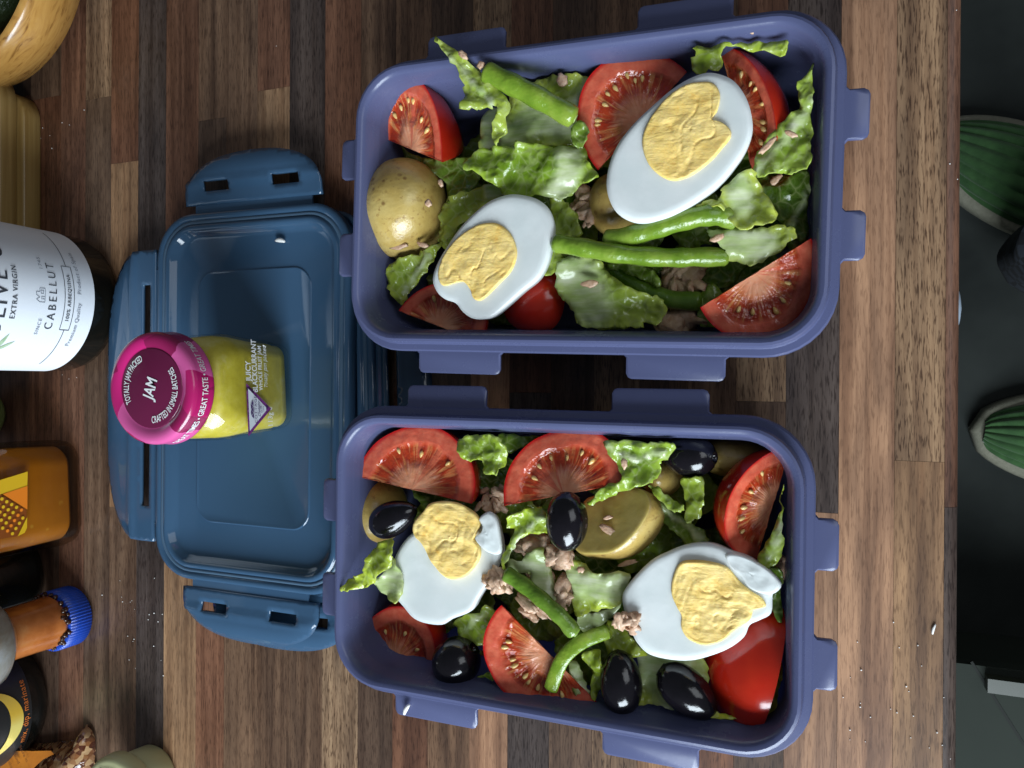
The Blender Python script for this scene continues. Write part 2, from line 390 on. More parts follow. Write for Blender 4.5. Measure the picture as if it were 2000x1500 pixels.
# cupboard standing across the corner, low down
q = P(1872, 1292, -.70); q2 = P(2000, 1300, -.70)
pc = empty('side_cupboard', (q.x, q.y - .1, ZF), 'grey green panelled cupboard with pale rail beyond the worktop edge', 'cupboard')
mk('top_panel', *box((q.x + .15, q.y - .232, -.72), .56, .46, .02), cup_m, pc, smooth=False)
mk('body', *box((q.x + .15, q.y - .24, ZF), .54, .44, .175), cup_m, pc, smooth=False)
ra, rb = P(1928, 1338, -.685), P(2010, 1349, -.685)
mk('rail', *box(((ra.x+rb.x)/2 + .03, (ra.y+rb.y)/2, -.6995), (rb-ra).length + .06, .016, .018, math.atan2((rb-ra).y, (rb-ra).x)), mottled('pale_rail', (.036, .040, .026), (.046, .050, .034), 20, .4), pc, smooth=False)
ga, gb = P(1897, 1292, -.70), P(2000, 1455, -.70)
mk('joint', *box(((ga.x+gb.x)/2, (ga.y+gb.y)/2, -.7025), (gb-ga).length, .003, .0035, math.atan2((gb-ga).y, (gb-ga).x)), plain('dark_joint', (.005, .007, .004), .8), pc, smooth=False)

# slippers on the floor
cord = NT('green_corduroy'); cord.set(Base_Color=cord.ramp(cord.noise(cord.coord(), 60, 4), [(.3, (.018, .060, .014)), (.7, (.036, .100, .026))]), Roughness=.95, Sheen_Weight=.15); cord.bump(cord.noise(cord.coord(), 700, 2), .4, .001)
trim = mottled('cream_felt', (.16, .155, .11), (.21, .20, .15), 200, .9, (500, .4, .001))
def slipper(c, ang, label, open_top):
    e = empty('slipper', (c[0], c[1], ZF), label, 'slipper', 'pair of green corduroy slippers'); L, Wd = .30, .125
    def outl(t):                                       # half width along the sole, t 0 toe .. 1 heel
        return Wd/2 * (math.sin(math.pi*min(1, .012+t*.985))**.5) * (1.05-.22*t) if 0 < t < 1 else .002
    n = 26; top = []; 
    def W(x, y, z): q = rot2((x, y), ang); return (c[0]+q[0], c[1]+q[1], ZF+z)
    loop = [(L*t, outl(t)) for t in [i/n for i in range(n+1)]]; loop = loop + [(x, -y) for x, y in reversed(loop)]
    V, F = rings([[W(x, y, 0) for x, y in loop], [W((x-L/2)*1.07+L/2, y*1.16, .008) for x, y in loop], [W((x-L/2)*1.06+L/2, y*1.14, .026) for x, y in loop], [W((x-L/2)*1.02+L/2, y*1.03, .032) for x, y in loop]])
    mk('sole', V, F, trim, e)
    rs = []; m = 150                                   # corduroy ribs are real ridges along the upper
    tmax = .62
    for i in range(31):
        t = .012 + (tmax-.012)*i/30; hw = outl(t)*.97; h = .022 + .045*math.sin(min(1, t/.5)*math.pi/2)
        row = []
        for k in range(m+1):
            a = math.pi*k/m; rib = .0042*abs(math.sin(a*10)) - .001
            row.append(W(L*t, hw*math.cos(a)*(1+rib/hw if hw > .02 else 1), .018 + (h+rib)*math.sin(a)))
        rs.append(row)
    V, F = rings(rs, False, False, False); mk('upper', V, F, cord.m, e)
    V, F = tube([Vector(W(L*tmax+.002*math.sin(math.pi*k/20), outl(tmax)*math.cos(math.pi*k/20), .018+.067*math.sin(math.pi*k/20))) for k in range(21)], .005, 8)
    mk('collar', V, F, trim, e)
    if open_top:
        V, F = tube([Vector(W(L*t, outl(t)*s, .024)) for s, t in [(1, .62+.0126*k) for k in range(30)] + [(-1, .985-.0126*k) for k in range(30)]], .006, 8); mk('edge_trim', V, F, trim, e)
    return e
s1 = P(1835, 250, -.84); slipper((s1.x, s1.y), R(-33), 'green corduroy slipper half hidden under the worktop edge, beside dark cuff', False)
s2 = P(1917, 842, -.86); slipper((s2.x, s2.y), R(-6), 'green corduroy slipper with cream rim, toe pointing at the worktop', True)
pl = P(1992, 500, -.78)
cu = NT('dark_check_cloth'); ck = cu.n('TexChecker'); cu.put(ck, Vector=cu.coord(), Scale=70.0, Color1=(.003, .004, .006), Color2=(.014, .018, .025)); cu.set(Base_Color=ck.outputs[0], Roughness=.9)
cv_, cf_ = lathe([(.042, 0), (.046, .01), (.043, .03), (.047, .05), (.045, .09), (.05, .14)], (pl.x+.03, pl.y, -.83), 40)
mk('trouser_cuff', [Vector(v)+Vector((.003*fbm(v, 40), .004*fbm(Vector(v)+Vector((3, 1, 2)), 40), 0)) for v in cv_], cf_, cu.m, label='dark checked trouser cuff above the green slipper', cat='trousers')

# ------------------------------------------------------------ lunch boxes
BW, BD, BR, BZ = .1875, .1145, .021, .060
def lunch_box(corners, z0, label):
    cs = [P(x, y, z0+BZ) for x, y in corners]; c = sum(cs, Vector()) / 4
    a = math.atan2((cs[1]+cs[2]-cs[0]-cs[3]).y, (cs[1]+cs[2]-cs[0]-cs[3]).x)
    e = empty('lunch_box', (c.x, c.y, z0), label, 'lunch box', 'violet blue lunch boxes without lids')
    def ring(off, z, n=9):
        return [Vector((c.x, c.y, z0)) + Vector((*rot2(p, a), z)) for p in rrect(BW+2*off*MM, BD+2*off*MM, BR+off*MM*.9, n)]
    rs = [ring(-11, 0), ring(-9.2, .6*MM), ring(-8, 3*MM), ring(-4.2, 44*MM), ring(-3.2, 46*MM)]
    inner = [ring(-2.4, .0590), ring(-4.0, .0560), ring(-4.8, .053), ring(-5.6, .046), ring(-9.4, 7*MM), ring(-12, 3*MM), ring(-17, 1.8*MM)]
    V, F = rings(rs + [ring(-1.6, .050), ring(-1.6, .0588)] + inner); mk('body', V, F, M['box'], e); 
    rim = [ring(-1.5, .0480), ring(3.2, .0478), ring(3.8, .0486), ring(3.8, .0540), ring(3.2, .0549), ring(1.0, .0552), ring(.6, .0560), ring(.5, .0592), ring(.0, .0603), ring(-1.0, .0606), ring(-2.2, .0603), ring(-3.0, .0597), ring(-3.7, .0583), ring(-4.3, .0550), ring(-5.4, .0500), ring(-1.6, .0481)]
    V, F = rings(rim, False, False); autosmooth(mk('rim', V, F, M['box'], e), 28)
    return e, c, a, z0
def lock_tab(bx, side, pa, pb):
    e, c, a, z0 = bx; loc = []
    for p in (pa, pb):
        w = P(p[0], p[1], z0+.049) - c; loc.append(rot2((w.x, w.y), -a))
    hx, hy = BW/2+.0036, BD/2+.0036; out = .0078 if side in 'LR' else .0092
    if side in 'TB':
        s = 1 if side == 'T' else -1; x0, x1 = sorted((loc[0][0], loc[1][0])); base = lambda t, d, z: (x0+(x1-x0)*t, s*(hy+d), z)
    else:
        s = 1 if side == 'R' else -1; x0, x1 = sorted((loc[0][1], loc[1][1])); base = lambda t, d, z: (s*(hx+d), x0+(x1-x0)*t, z)
    ln = x1 - x0; r = .0022/ln; pts = [(-.09*.02/ln*1.5, -.0012), (0.0, .0012), (.0, out-.002), (r*.4, out-.0005), (r, out), (1-r, out), (1-r*.4, out-.0005), (1.0, out-.002), (1.0, .0012), (1+.09*.02/ln*1.5, -.0012)]
    rs = []
    for k, (dz, ins) in enumerate(((-.0064, .0006), (-.0056, 0), (-.0046, 0), (-.0040, .0006))):
        row = []
        for t, d in pts:
            dd = d - ins if d > .002 else d; tt = t + (ins/ln if t < .5 else -ins/ln)
            x, y, z = base(tt, dd, .0580 + dz - .05*max(0, d)); q = rot2((x, y), a); row.append(Vector((c.x+q[0], c.y+q[1], z0+z)))
        rs.append(row)
    V, F = rings(rs)
    o = mk('lock_tab', V, F, M['box'], e); autosmooth(o, 40)
upper = lunch_box([(707, 136), (1612, 24), (1612, 667), (692, 665)], .0, 'violet blue lunch box of salad without olives, farther from window')
lower = lunch_box([(673, 808), (1564, 848), (1550, 1480), (652, 1330)], .0, 'violet blue lunch box of salad with black olives and torn egg halves')
for s, a, b in (('T', (845, 100), (995, 80)), ('T', (1250, 45), (1435, 18)), ('B', (828, 700), (985, 705)), ('B', (1228, 705), (1420, 705)), ('L', (685, 280), (683, 357)), ('L', (680, 460), (676, 543)), ('R', (1645, 184), (1645, 282)), ('R', (1640, 417), (1640, 513))):
    lock_tab(upper, s, a, b)
for s, a, b in (('T', (806, 790), (958, 795)), ('T', (1200, 800), (1388, 805)), ('B', (782, 1375), (940, 1400)), ('B', (1182, 1440), (1368, 1480)), ('L', (650, 932), (645, 1013)), ('L', (640, 1112), (638, 1194)), ('R', (1600, 1008), (1597, 1108)), ('R', (1592, 1238), (1588, 1336))):
    lock_tab(lower, s, a, b)

# ------------------------------------------------------------ lids
def flap(parent, org, dirx, length, width, z, slope, slots, mat=None, curl=.004, hinge=0.0, square=False):
    "side clip: half-moon plate hinged at org, growing along +y of its own frame"
    ex = Vector((*dirx, 0)).normalized(); ey = Vector((-ex.y, ex.x, 0)) 
    hl = length/2
    ne = 2.9 if square else 2.15; h0 = width*.22
    out = [(-hl, 0), (hl, 0), (hl, h0)]
    for k in range(1, 48):
        t = math.pi*k/48; cx, sx = math.cos(t), math.sin(t); out.append((hl*math.copysign(abs(cx)**(2/ne), cx), h0 + (width-h0)*sx**(2/ne)))
    out.append((-hl, h0))
    holes = [[(x0, y0), (x1, y0), (x1, y1), (x0, y1)] for x0, x1, y0, y1 in slots]
    V2, F, _ = sheet2d(out, holes, .0024, 3)
    def zz(x, y):
        t = y/width; rim = .0016 if .30 < t < .36 else 0
        edge = max(0, t + .35*(abs(x)/hl)**4 - .55)
        return z + hinge + slope*y - curl*edge**2*6 + .0012*math.exp(-((t-.42)/.05)**2)
    V = [Vector(org) + ex*x + ey*y + Vector((0, 0, zz(x, y)-Vector(org).z)) for x, y in V2]
    o = mk('locking_flap', V, F, mat or M['lid'], parent); solidify(o, .0019); return o
def lid(c, a, z0, label, flaps):
    e = empty('box_lid', (c.x, c.y, z0), label, 'lid', 'steel blue lids stacked on each other')
    LW, LD, LR = .1255, .1985, .024
    def ring(off, z, n=9): return [Vector((c.x, c.y, z0)) + Vector((*rot2(p, a), z*MM)) for p in rrect(LW+2*off*MM, LD+2*off*MM, LR+off*MM*.8, n)]
    V, F = rings([ring(-3, 0), ring(-.6, .3), ring(0, 1), ring(0, 5.6), ring(-.6, 6.6), ring(-2, 7.0), ring(-3.6, 6.8), ring(-4.0, 6.1), ring(-6.2, 6.0), ring(-6.6, 7.1), ring(-7.6, 7.7), ring(-9.0, 7.6), ring(-10, 6.6), ring(-11.5, 3.6), ring(-14, 2.6), ring(-30, 2.4)])
    mk('plate', V, F, M['lid'], e)
    V, F = rings([ring(-4.1, 6.1), ring(-4.6, 6.75), ring(-5.6, 6.75), ring(-6.15, 6.1)], False, False); mk('seal', V, F, M['seal'], e)
    def bead(w, d, r, z): return [Vector((c.x, c.y, z0)) + Vector((*rot2(p, a), z*MM)) for p in rrect(w, d, r, 9)]
    V, F = rings([bead(.0745, .1365, .011, 2.2), bead(.0735, .1355, .0105, 3.0), bead(.0725, .1345, .010, 3.0), bead(.0715, .1335, .0095, 2.7)], False, True); mk('raised_panel', V, F, M['lid'], e)
    sl_s = [(-.031, -.014, .007, .0125), (.014, .031, .007, .0125)]; sl_l = [(-.062, .062, .0035, .009)]
    for s in flaps:
        dx, dy, ln, wd, sl, slope = {'N': (0, LD/2+.0045, .088, .0275, sl_s, .14), 'S': (0, -LD/2-.0045, .088, .0275, sl_s, .02), 'W': (-LW/2-.003, 0, .163, .040, sl_l, .03), 'E': (LW/2+.003, 0, .163, .026, sl_l, .0)}[s]
        d0 = {'N': (1, 0), 'S': (-1, 0), 'W': (0, 1), 'E': (0, -1)}[s]
        q = rot2((dx, dy), a); d = rot2(d0, a); org = (c.x+q[0], c.y+q[1], z0)
        fl = flap(e, org, d, ln, wd, z0+.0045, slope, sl, square=s in 'WE')
        h = rot2({'N': (0, LD/2), 'S': (0, -LD/2), 'W': (-LW/2, 0), 'E': (LW/2, 0)}[s], a)
        ang = math.atan2(d[1], d[0])
        V, F = box((c.x+(h[0]+q[0])/2, c.y+(h[1]+q[1])/2, z0+.0028), ln*.86, .0062, .0012, ang); mk('hinge', V, F, M['lid'], e, smooth=False)
    return e
lc = (P(303, 760, .016) + P(678, 760, .016)) / 2; lc.y = (P(480, 424, .016).y + P(480, 1130, .016).y)/2
lid_b = lid(Vector((lc.x + .0095, lc.y - .004, 0)), R(1.5), .0005, 'steel blue lid underneath, its flaps peeping out beside the boxes', 'SE')
lid_t = lid(Vector((lc.x, lc.y, 0)), R(-.6), .0085, 'steel blue lid on top of the other, carrying the pink lidded jar', 'NSW')
ZL = .0085 + .0032

# ------------------------------------------------------------ the little jar
ink_w = plain('white_print', (.82, .82, .82), .45)
jx = P(575, 755, ZL).x - .0225; jc = Vector((jx, P(545, 757, ZL).y, ZL)); JA = R(3)
jar = empty('jam_jar', jc, 'small jar of yellow sauce with pink lid standing on blue lid', 'jar')
def sq(w, r, z, n=8): return [jc + Vector((*rot2(p, JA), z*MM)) for p in rrect(w*MM, w*MM, r*MM, n)]
sauce = NT('yellow_sauce'); ob = sauce.coord()
sauce.set(Base_Color=sauce.ramp(sauce.noise(ob, 75, 5, .65), [(.28, (.40, .32, .022)), (.5, (.53, .44, .050)), (.72, (.62, .56, .24))]), Roughness=.35, Subsurface_Weight=.2, Subsurface_Radius=(.004, .003, .0005), Subsurface_Scale=1.0)
prof = [(40, 6, .4), (43, 7, 1.6), (44, 8, 4), (43.2, 8, 7), (45.3, 9, 9.5), (46.5, 10, 24), (49.5, 12, 38), (50, 14, 44), (48.5, 18, 50), (45, 20, 54), (42, 20.9, 57), (41, 20.45, 63)]
V, F = rings([sq(w-2.4, r-1, z+1.2) for w, r, z in prof[2:-2]]); mk('sauce', V, F, sauce.m, jar)
V, F = rings([sq(*p) for p in prof], True, False); mk('glass', V, F, m_glass('clear_glass', (.97, .98, .95)), jar)
HL = 59.5
pink = NT('pink_facets'); vo = pink.n('TexVoronoi', feature='F1'); pink.put(vo, Vector=pink.coord((1, 1, .3)), Scale=62.0)
sv = pink.n('SeparateColor'); pink.put(sv, Color=vo.outputs['Color'])
pink.set(Base_Color=pink.ramp(sv.outputs[0], [(.0, (.26, .010, .075)), (.32, (.50, .016, .15)), (.52, (.62, .10, .30)), (.74, (.40, .012, .11))], 'CONSTANT'), Roughness=.22, Coat_Weight=.3)
lr = [(24.6, 0), (25.3, .3), (25.5, 1.2), (25.1, 2.2), (25.0, 9.2), (24.6, 10.8), (23.4, 11.9), (21.6, 12.2), (19.5, 11.8), (18.4, 11.2), (17.8, 10.9)]
tl = Vector((0, 0, 0)); lo = jc + Vector((0, 0, HL*MM))
plum = plain('plum_print', (.135, .012, .050), .25)
jl = mk('jar_lid', *lathe([(r*MM, z*MM) for r, z in lr], lo, 72), pink.m, jar)
mk('lid_disc', *lathe([(17.7*MM, 10.6*MM), (17.6*MM, 11.15*MM), (17.2*MM, 11.3*MM), (.1*MM, 11.35*MM)], lo, 64), plum, jl)
def lid_text(x, y): q = rot2((x, y), R(72)); return lo + Vector((q[0], q[1], 11.6*MM))
lettering('JAM', .0084, lid_text, ink_w, jl, bold=.02, sx=.66)
def ring_text(s, size, rad, a_mid, inward, mapf, parent, mat, sx=.54, bold=.012):
    V, F = text2d(s, size, bold=bold, sx=sx)
    out = []
    for x, y in V:
        if inward: a = a_mid + x/rad; r = rad - y
        else: a = a_mid - x/rad; r = rad + y
        out.append(mapf(a, r))
    mk('lettering', out, F, mat, parent, smooth=False)
fl = lambda a, r: lo + Vector((r*math.cos(a), r*math.sin(a), 11.6*MM))
ring_text('TOTALLY JAM PACKED', .0043, .0141, R(160), False, fl, jl, ink_w)
ring_text('CRAFTED IN SMALL BATCHES', .0043, .0141, R(-25), True, fl, jl, ink_w)
side = lambda x, y, r=.0254: lo + Vector((r*math.cos(x/r), r*math.sin(x/r), y))
lettering('GREAT TIMES • GREAT TASTE • GREAT TIMES', .0047, lambda x, y: side(x - .004, .0056+y), ink_w, jl, bold=.012, sx=.6)
# print on the jar's front (the side turned to the worktop's edge)
def jfront(x, z, off=.0003):
    w = (45.6 if z < .024 else 46.5+(z-.024)*214)*MM; z += .007; w = (45.6 if z < .024 else 46.5+(z-.024)*214)*MM; q = rot2((w/2 + off, x), JA); return jc + Vector((q[0], q[1], z))
def jlet(s, size, x, z, mat=ink_w, **k): 
    k.setdefault('align', 'LEFT'); lettering(s, size, lambda a, b: jfront(x+a, z+b), mat, jar, **k)
jlet('JUICY', .0056, .0020, .0300, sx=.66, bold=.02); jlet('BLACKCURRANT', .0056, -.0035, .0250, sx=.58, bold=.02); jlet('WHOLE FRUIT JAM', .0044, -.0025, .0204, sx=.58, bold=.012); jlet('Totally jam packed', .0044, -.0015, .0160, sx=.62, shear=.3)
jlet('113g e', .0050, -.0205, .0135, sx=.75)
tri = lambda s, cx, cz, o: [jfront(cx-s, cz+s*.62, o), jfront(cx, cz-s*.95, o), jfront(cx+s, cz+s*.62, o)]
vio = NT('violet_foil'); vio.set(Base_Color=vio.ramp(vio.voro(vio.coord(), 260, 'F1', 'Distance'), [(.2, (.05, .01, .08)), (.5, (.24, .04, .25)), (.8, (.03, .008, .04))]), Roughness=.3)
mk('emblem', tri(.0125, -.0115, .0245, .0003), [(0, 1, 2)], vio.m, jar, smooth=False); mk('emblem_panel', tri(.0100, -.0115, .0252, .0006), [(0, 1, 2)], plain('label_white', (.75, .78, .82), .4), jar, smooth=False)
inkp = plain('purple_ink', (.07, .03, .13), .5)
lettering('COTTAGE', .0029, lambda a, b: jfront(-.0115+a, .0262+b, .0009), inkp, jar, sx=.85, space=1.2); lettering('Delight', .0031, lambda a, b: jfront(-.0115+a, .0235+b, .0009), inkp, jar, shear=.4, sx=.8)
lettering('SINCE', .0013, lambda a, b: jfront(-.0115+a, .0214+b, .0009), inkp, jar); lettering('1974', .0013, lambda a, b: jfront(-.0115+a, .0199+b, .0009), inkp, jar)
V = []; F = []
for k, (x, z, s) in enumerate(((-.0030, .0, .0014), (0, .0, .0014), (.0030, .0, .0014), (-.0015, .0011, -.0013), (.0015, .0011, -.0013))):
    o = len(V); V += [jfront(-.0115+x-abs(s), .0285+z-s*.4, .0009), jfront(-.0115+x+abs(s), .0285+z-s*.4, .0009), jfront(-.0115+x, .0285+z+s*.9, .0009)]; F.append((o, o+1, o+2))
mk('crown_mark', V, F, inkp, jar, smooth=False)

# ------------------------------------------------------------ bottles and jars at the back
def zfront(px, X): # height at which the pixel column px meets the vertical front X
    u = (px-1000)/FPX; k = (u*math.cos(TILT)-math.sin(TILT))/(u*math.sin(TILT)+math.cos(TILT)); return CAM_H - X/k
dark_glass = plain('near_black_glass', (.006, .006, .005), .06)
OR = .0405; of = P(240, 590, 0); oc = Vector((of.x-OR, of.y, 0))
oil = empty('oil_bottle', oc, 'dark glass olive oil bottle with pale blue white label', 'bottle')
mk('glass_body', *lathe([(.034, 0), (.039, .002), (OR, .007), (OR, .17), (.036, .19), (.018, .215), (.0145, .225), (.0145, .275), (.001, .276)], oc, 72), dark_glass, oil)
def cyl(a, z, r=OR+.0004): return oc + Vector((r*math.cos(a), r*math.sin(a), z))
zl0 = zfront(184, of.x); lab = NT('label_paper'); lab.set(Base_Color=lab.ramp(lab.noise(lab.coord(), 8, 2), [(.3, (.72, .76, .82)), (.7, (.78, .80, .83))]), Roughness=.5)
V, F = rings([[cyl(R(-100+200*i/60), z) for i in range(61)] for z in (zl0, zl0+.10)], False, False, False); mk('label', V, F, lab.m, oil)
ink = plain('dark_grey_ink', (.035, .04, .05), .6); inkl = plain('light_grey_ink', (.2, .22, .26), .6)
A0 = R(-2)
def olet(s, size, px, mat=ink, da=0.0, **k): lettering(s, size, lambda x, y: cyl(A0+da+x/OR, zfront(px, of.x)+y, OR+.0007), mat, oil, **k)
olet('Premium Quality    Product of Spain', .0034, 154, inkl, sx=.95, space=1.15); olet('100% ARBEQUINA', .0031, 135, sx=.9, space=1.2, bold=.008)
olet('CABELLUT', .0066, 103, sx=.85, space=1.5); olet('SINCE', .0028, 84, inkl, da=-.42, space=1.3); olet('1745', .0028, 84, inkl, da=.43, space=1.4)
olet('EXTRA VIRGIN', .0040, 29, space=1.2, sx=.9, bold=.008); olet('OLIVE OIL', .0125, 0, da=.15, space=1.25, sx=.9)
def oline(pts, w, mat, name='line_mark'):      # thin printed line given as (angle, z)
    pp = []
    for i in range(len(pts)-1):
        for k in range(8): pp.append(tuple(pts[i][j]+(pts[i+1][j]-pts[i][j])*k/8 for j in (0, 1)))
    pts = pp + [pts[-1]]; V = []; F = []
    for i, (a, z) in enumerate(pts):
        b = pts[min(i+1, len(pts)-1)]; c_ = pts[max(i-1, 0)]; dx = (b[0]-c_[0])*OR; dz = b[1]-c_[1]; l = math.hypot(dx, dz)+1e-9; nx, nz = -dz/l*w/2, dx/l*w/2
        V += [cyl(a+nx/OR, z+nz, OR+.0006), cyl(a-nx/OR, z-nz, OR+.0006)]
        if i: F.append((2*i-2, 2*i-1, 2*i+1, 2*i))
    mk(name, V, F, mat, oil, smooth=False)
zb = zfront(135, of.x); hb = .0028; wa = .44
oline([(A0-wa, zb-hb), (A0+wa, zb-hb), (A0+wa, zb+hb), (A0-wa, zb+hb), (A0-wa, zb-hb)], .0004, ink)
for s in (-1, 1): oline([(A0+s*(wa+.06*k), zb) for k in range(12)], .0004, ink)
ze = zfront(80, of.x)
for ring_ in ([(-.09, -.002), (-.09, .001), (-.06, .0028), (-.03, .001), (.0, .003), (.04, .003), (.04, .001), (.09, .001), (.09, -.002), (-.09, -.002)], [(-.05, -.002), (-.05, 0), (-.02, 0), (-.02, -.002)], [(.02, -.001), (.06, -.001), (.06, .0004), (.02, .0004), (.02, -.001)]):
    oline([(A0+a, ze+z) for a, z in ring_], .0003, inkl, 'farmhouse_mark')
leafm = mottled('printed_leaf', (.30, .42, .26), (.45, .55, .38), 300); fruitm = mottled('printed_fruit', (.42, .22, .07), (.62, .42, .2), 300)
def oshape(a0, z0, ang, ln, wd, mat, name):
    pts = [(ln*t, wd*math.sin(math.pi*t)) for t in [k/10 for k in range(11)]]; pts += [(x, -y) for x, y in reversed(pts[1:-1])]
    V = []
    for p in pts: q = rot2(p, ang); V.append(cyl(a0+q[0]/OR, z0+q[1], OR+.0007))
    mk(name, V, [tuple(range(len(V)))], mat, oil, smooth=False)
za = zfront(12, of.x)
for ang, ln, wd in ((5, .011, .0011), (-18, .013, .0012), (-48, .012, .0010), (28, .010, .0012), (150, .012, .0015)): oshape(A0-.95+.1, za-.002, R(ang), ln, wd, leafm, 'printed_leaf')
oshape(A0-.93, za-.001, R(8), .0062, .0021, fruitm, 'printed_fruit'); oshape(A0-1.02, za-.004, R(20), .0058, .002, fruitm, 'printed_fruit')

# orange sauce jar, square
of2 = P(163, 965, 0); SW = .064; sc_ = Vector((of2.x-SW/2, of2.y, 0)); SA = R(3)
sj = empty('sauce_jar', sc_, 'square glass jar of orange chunky sauce with yellow triangle label', 'jar')
def sqs(w, r, z, n=8): return [sc_ + Vector((*rot2(p, SA), z)) for p in rrect(w, w, r, n)]
os_ = NT('orange_sauce'); ob = os_.coord(); base = os_.ramp(os_.noise(ob, 30, 4), [(.3, (.40, .135, .008)), (.7, (.52, .20, .014))])
ch = os_.ramp(os_.voro(ob, 120, 'F1'), [(.14, 1.0), (.24, 0.0)]); ch = os_.math('MULTIPLY', ch, os_.ramp(os_.noise(ob, 60, 2), [(.5, 0.0), (.58, .8)]))
os_.set(Base_Color=os_.mix(ch, base, (.70, .42, .06)), Roughness=.3, Coat_Weight=.5, Coat_Roughness=.05)
V, F = rings([sqs(SW-.012, .010, .0045), sqs(SW-.0075, .012, .0075), sqs(SW-.006, .012, .03), sqs(SW-.0055, .012, .09), sqs(SW-.007, .014, .10)]); mk('sauce', V, F, os_.m, sj)
V, F = rings([sqs(SW-.008, .010, 0), sqs(SW-.002, .013, .0015), sqs(SW, .014, .006), sqs(SW, .014, .095), sqs(SW-.01, .02, .106), sqs(SW-.018, .022, .112)], True, False); mk('glass', V, F, m_glass('jar_glass', (.80, .74, .64)), sj)
def sf(px, py, off=.0006):
    X = sc_.x + SW/2; z = zfront(px, X); u = (px-1000)/FPX; y = (CAM_H-z)/(u*math.sin(TILT)+math.cos(TILT))*(750-py)/FPX
    return Vector((X + off + (y-sc_.y)*-math.sin(SA), y, z))
yl = plain('yellow_print', (.66, .40, .012), .4); orr = plain('orange_print', (.75, .20, .012), .4); brn = plain('brown_print', (.22, .055, .006), .4)
mk('label_panel', [sf(-40, 948, .0005), sf(0, 965, .0005), sf(50, 995, .0005), sf(50, 1009, .0005), sf(47, 1032, .0005), sf(30, 1047, .0005), sf(0, 1052, .0005), sf(-40, 1052, .0005)], [tuple(range(8))], brn, sj, smooth=False)
mk('label_stripe', [sf(-40, 950), sf(55, 921), sf(53, 950), sf(2, 965), sf(-40, 975)], [(0, 1, 2, 3, 4)], yl, sj, smooth=False)
mk('label_triangle', [sf(4, 965, .0008), sf(53, 949, .0008), sf(51, 995, .0008)], [(0, 1, 2)], orr, sj, smooth=False)
mk('label_corner', [sf(50, 1009, .0009), sf(49, 1030, .0009), sf(44, 1040, .0009), (sf(30, 1047, .0009))], [(0, 1, 2, 3)], yl, sj, smooth=False)
for k in range(6):
    for j in range(6):
        px = 40 - 9*k - 2*j; py = 995 + 3.2*k*-1 + 16*j + (0) - 0
        px, py = 39 - 9.3*k + 2.2*j - 0, 996 - 5.4*k + 15.5*j
        if not (px < 42 and py < 1046 - max(0, px-22)*.9 and py > 972 + px*.45): continue
        c_ = sf(px, py, .0010); V = [c_ + Vector((0, .00095*math.cos(2*math.pi*i/14), .00095*math.sin(2*math.pi*i/14))) for i in range(14)]
        mk('label_dot', V, [tuple(range(14))], orr if (k*2+j*3) % 5 == 0 else yl, sj, smooth=False)

# two dark bottles, the upturned one with the blue cap
d1 = P(95, 1128, 0); r1 = .033; c1 = Vector((d1.x-r1, d1.y, 0))
b1 = empty('soy_bottle', c1, 'plain near black bottle beside orange sauce jar', 'bottle')
mk('glass_body', *lathe([(.027, 0), (.031, .002), (r1, .008), (r1, .11), (.024, .14), (.012, .16), (.012, .2), (.001, .201)], c1, 56), dark_glass, b1)
mk('cap', *lathe([(.0135, 0), (.0135, .02), (.001, .0205)], c1+Vector((0, 0, .19)), 32), plain('black_cap', (.01, .01, .01), .4), b1)
d2 = P(106, 1372, 0); r2 = .0385; c2 = Vector((d2.x-r2, d2.y, 0))
b2 = empty('marinade_bottle', c2, 'black marinade bottle with yellow crescent and orange lettering', 'bottle')
mk('glass_body', *lathe([(.031, 0), (.036, .003), (r2, .011), (r2, .09), (.03, .12), (.014, .15), (.014, .2), (.001, .201)], c2, 56), dark_glass, b2)
def cy2(a, z, r=r2+.0005): return c2 + Vector((r*math.cos(a), r*math.sin(a), z))
z2 = zfront(62, d2.x)
V, F = rings([[cy2(R(-95+190*i/50), z, r2+.0003) for i in range(51)] for z in (z2, z2+.06)], False, False, False); mk('label', V, F, plain('black_label', (.012, .012, .012), .45), b2)
V, F = text2d('mix, dip, marinate', .0052, sx=.92, space=1.08); mk('lettering', [cy2(R(2)+x/r2, zfront(50, d2.x)+y, r2+.0007) for x, y in V], F, plain('orange_ink', (.55, .14, .02), .5), b2, smooth=False)
cres = [(1.0*math.cos(a), math.sin(a)) for a in [R(-160+140*k/30) for k in range(31)]] + [(.93*math.cos(a), .62*math.sin(a)+.0) for a in [R(-20-140*k/30) for k in range(31)]]
zc = zfront(32, d2.x) + .0165
gold = NT('gold_foil'); gold.set(Base_Color=gold.ramp(gold.noise(gold.coord((1, 30, 1)), 1.0, 2), [(.35, (.72, .42, .02)), (.6, (.80, .66, .18))]), Roughness=.3, Metallic=.3)
mk('crescent_mark', [cy2(R(-2)+x*.0205/r2, zc+y*.0205, r2+.0008) for x, y in cres], [(k, k+1, 60-k, 61-k) for k in range(30)], gold.m, b2, smooth=False)
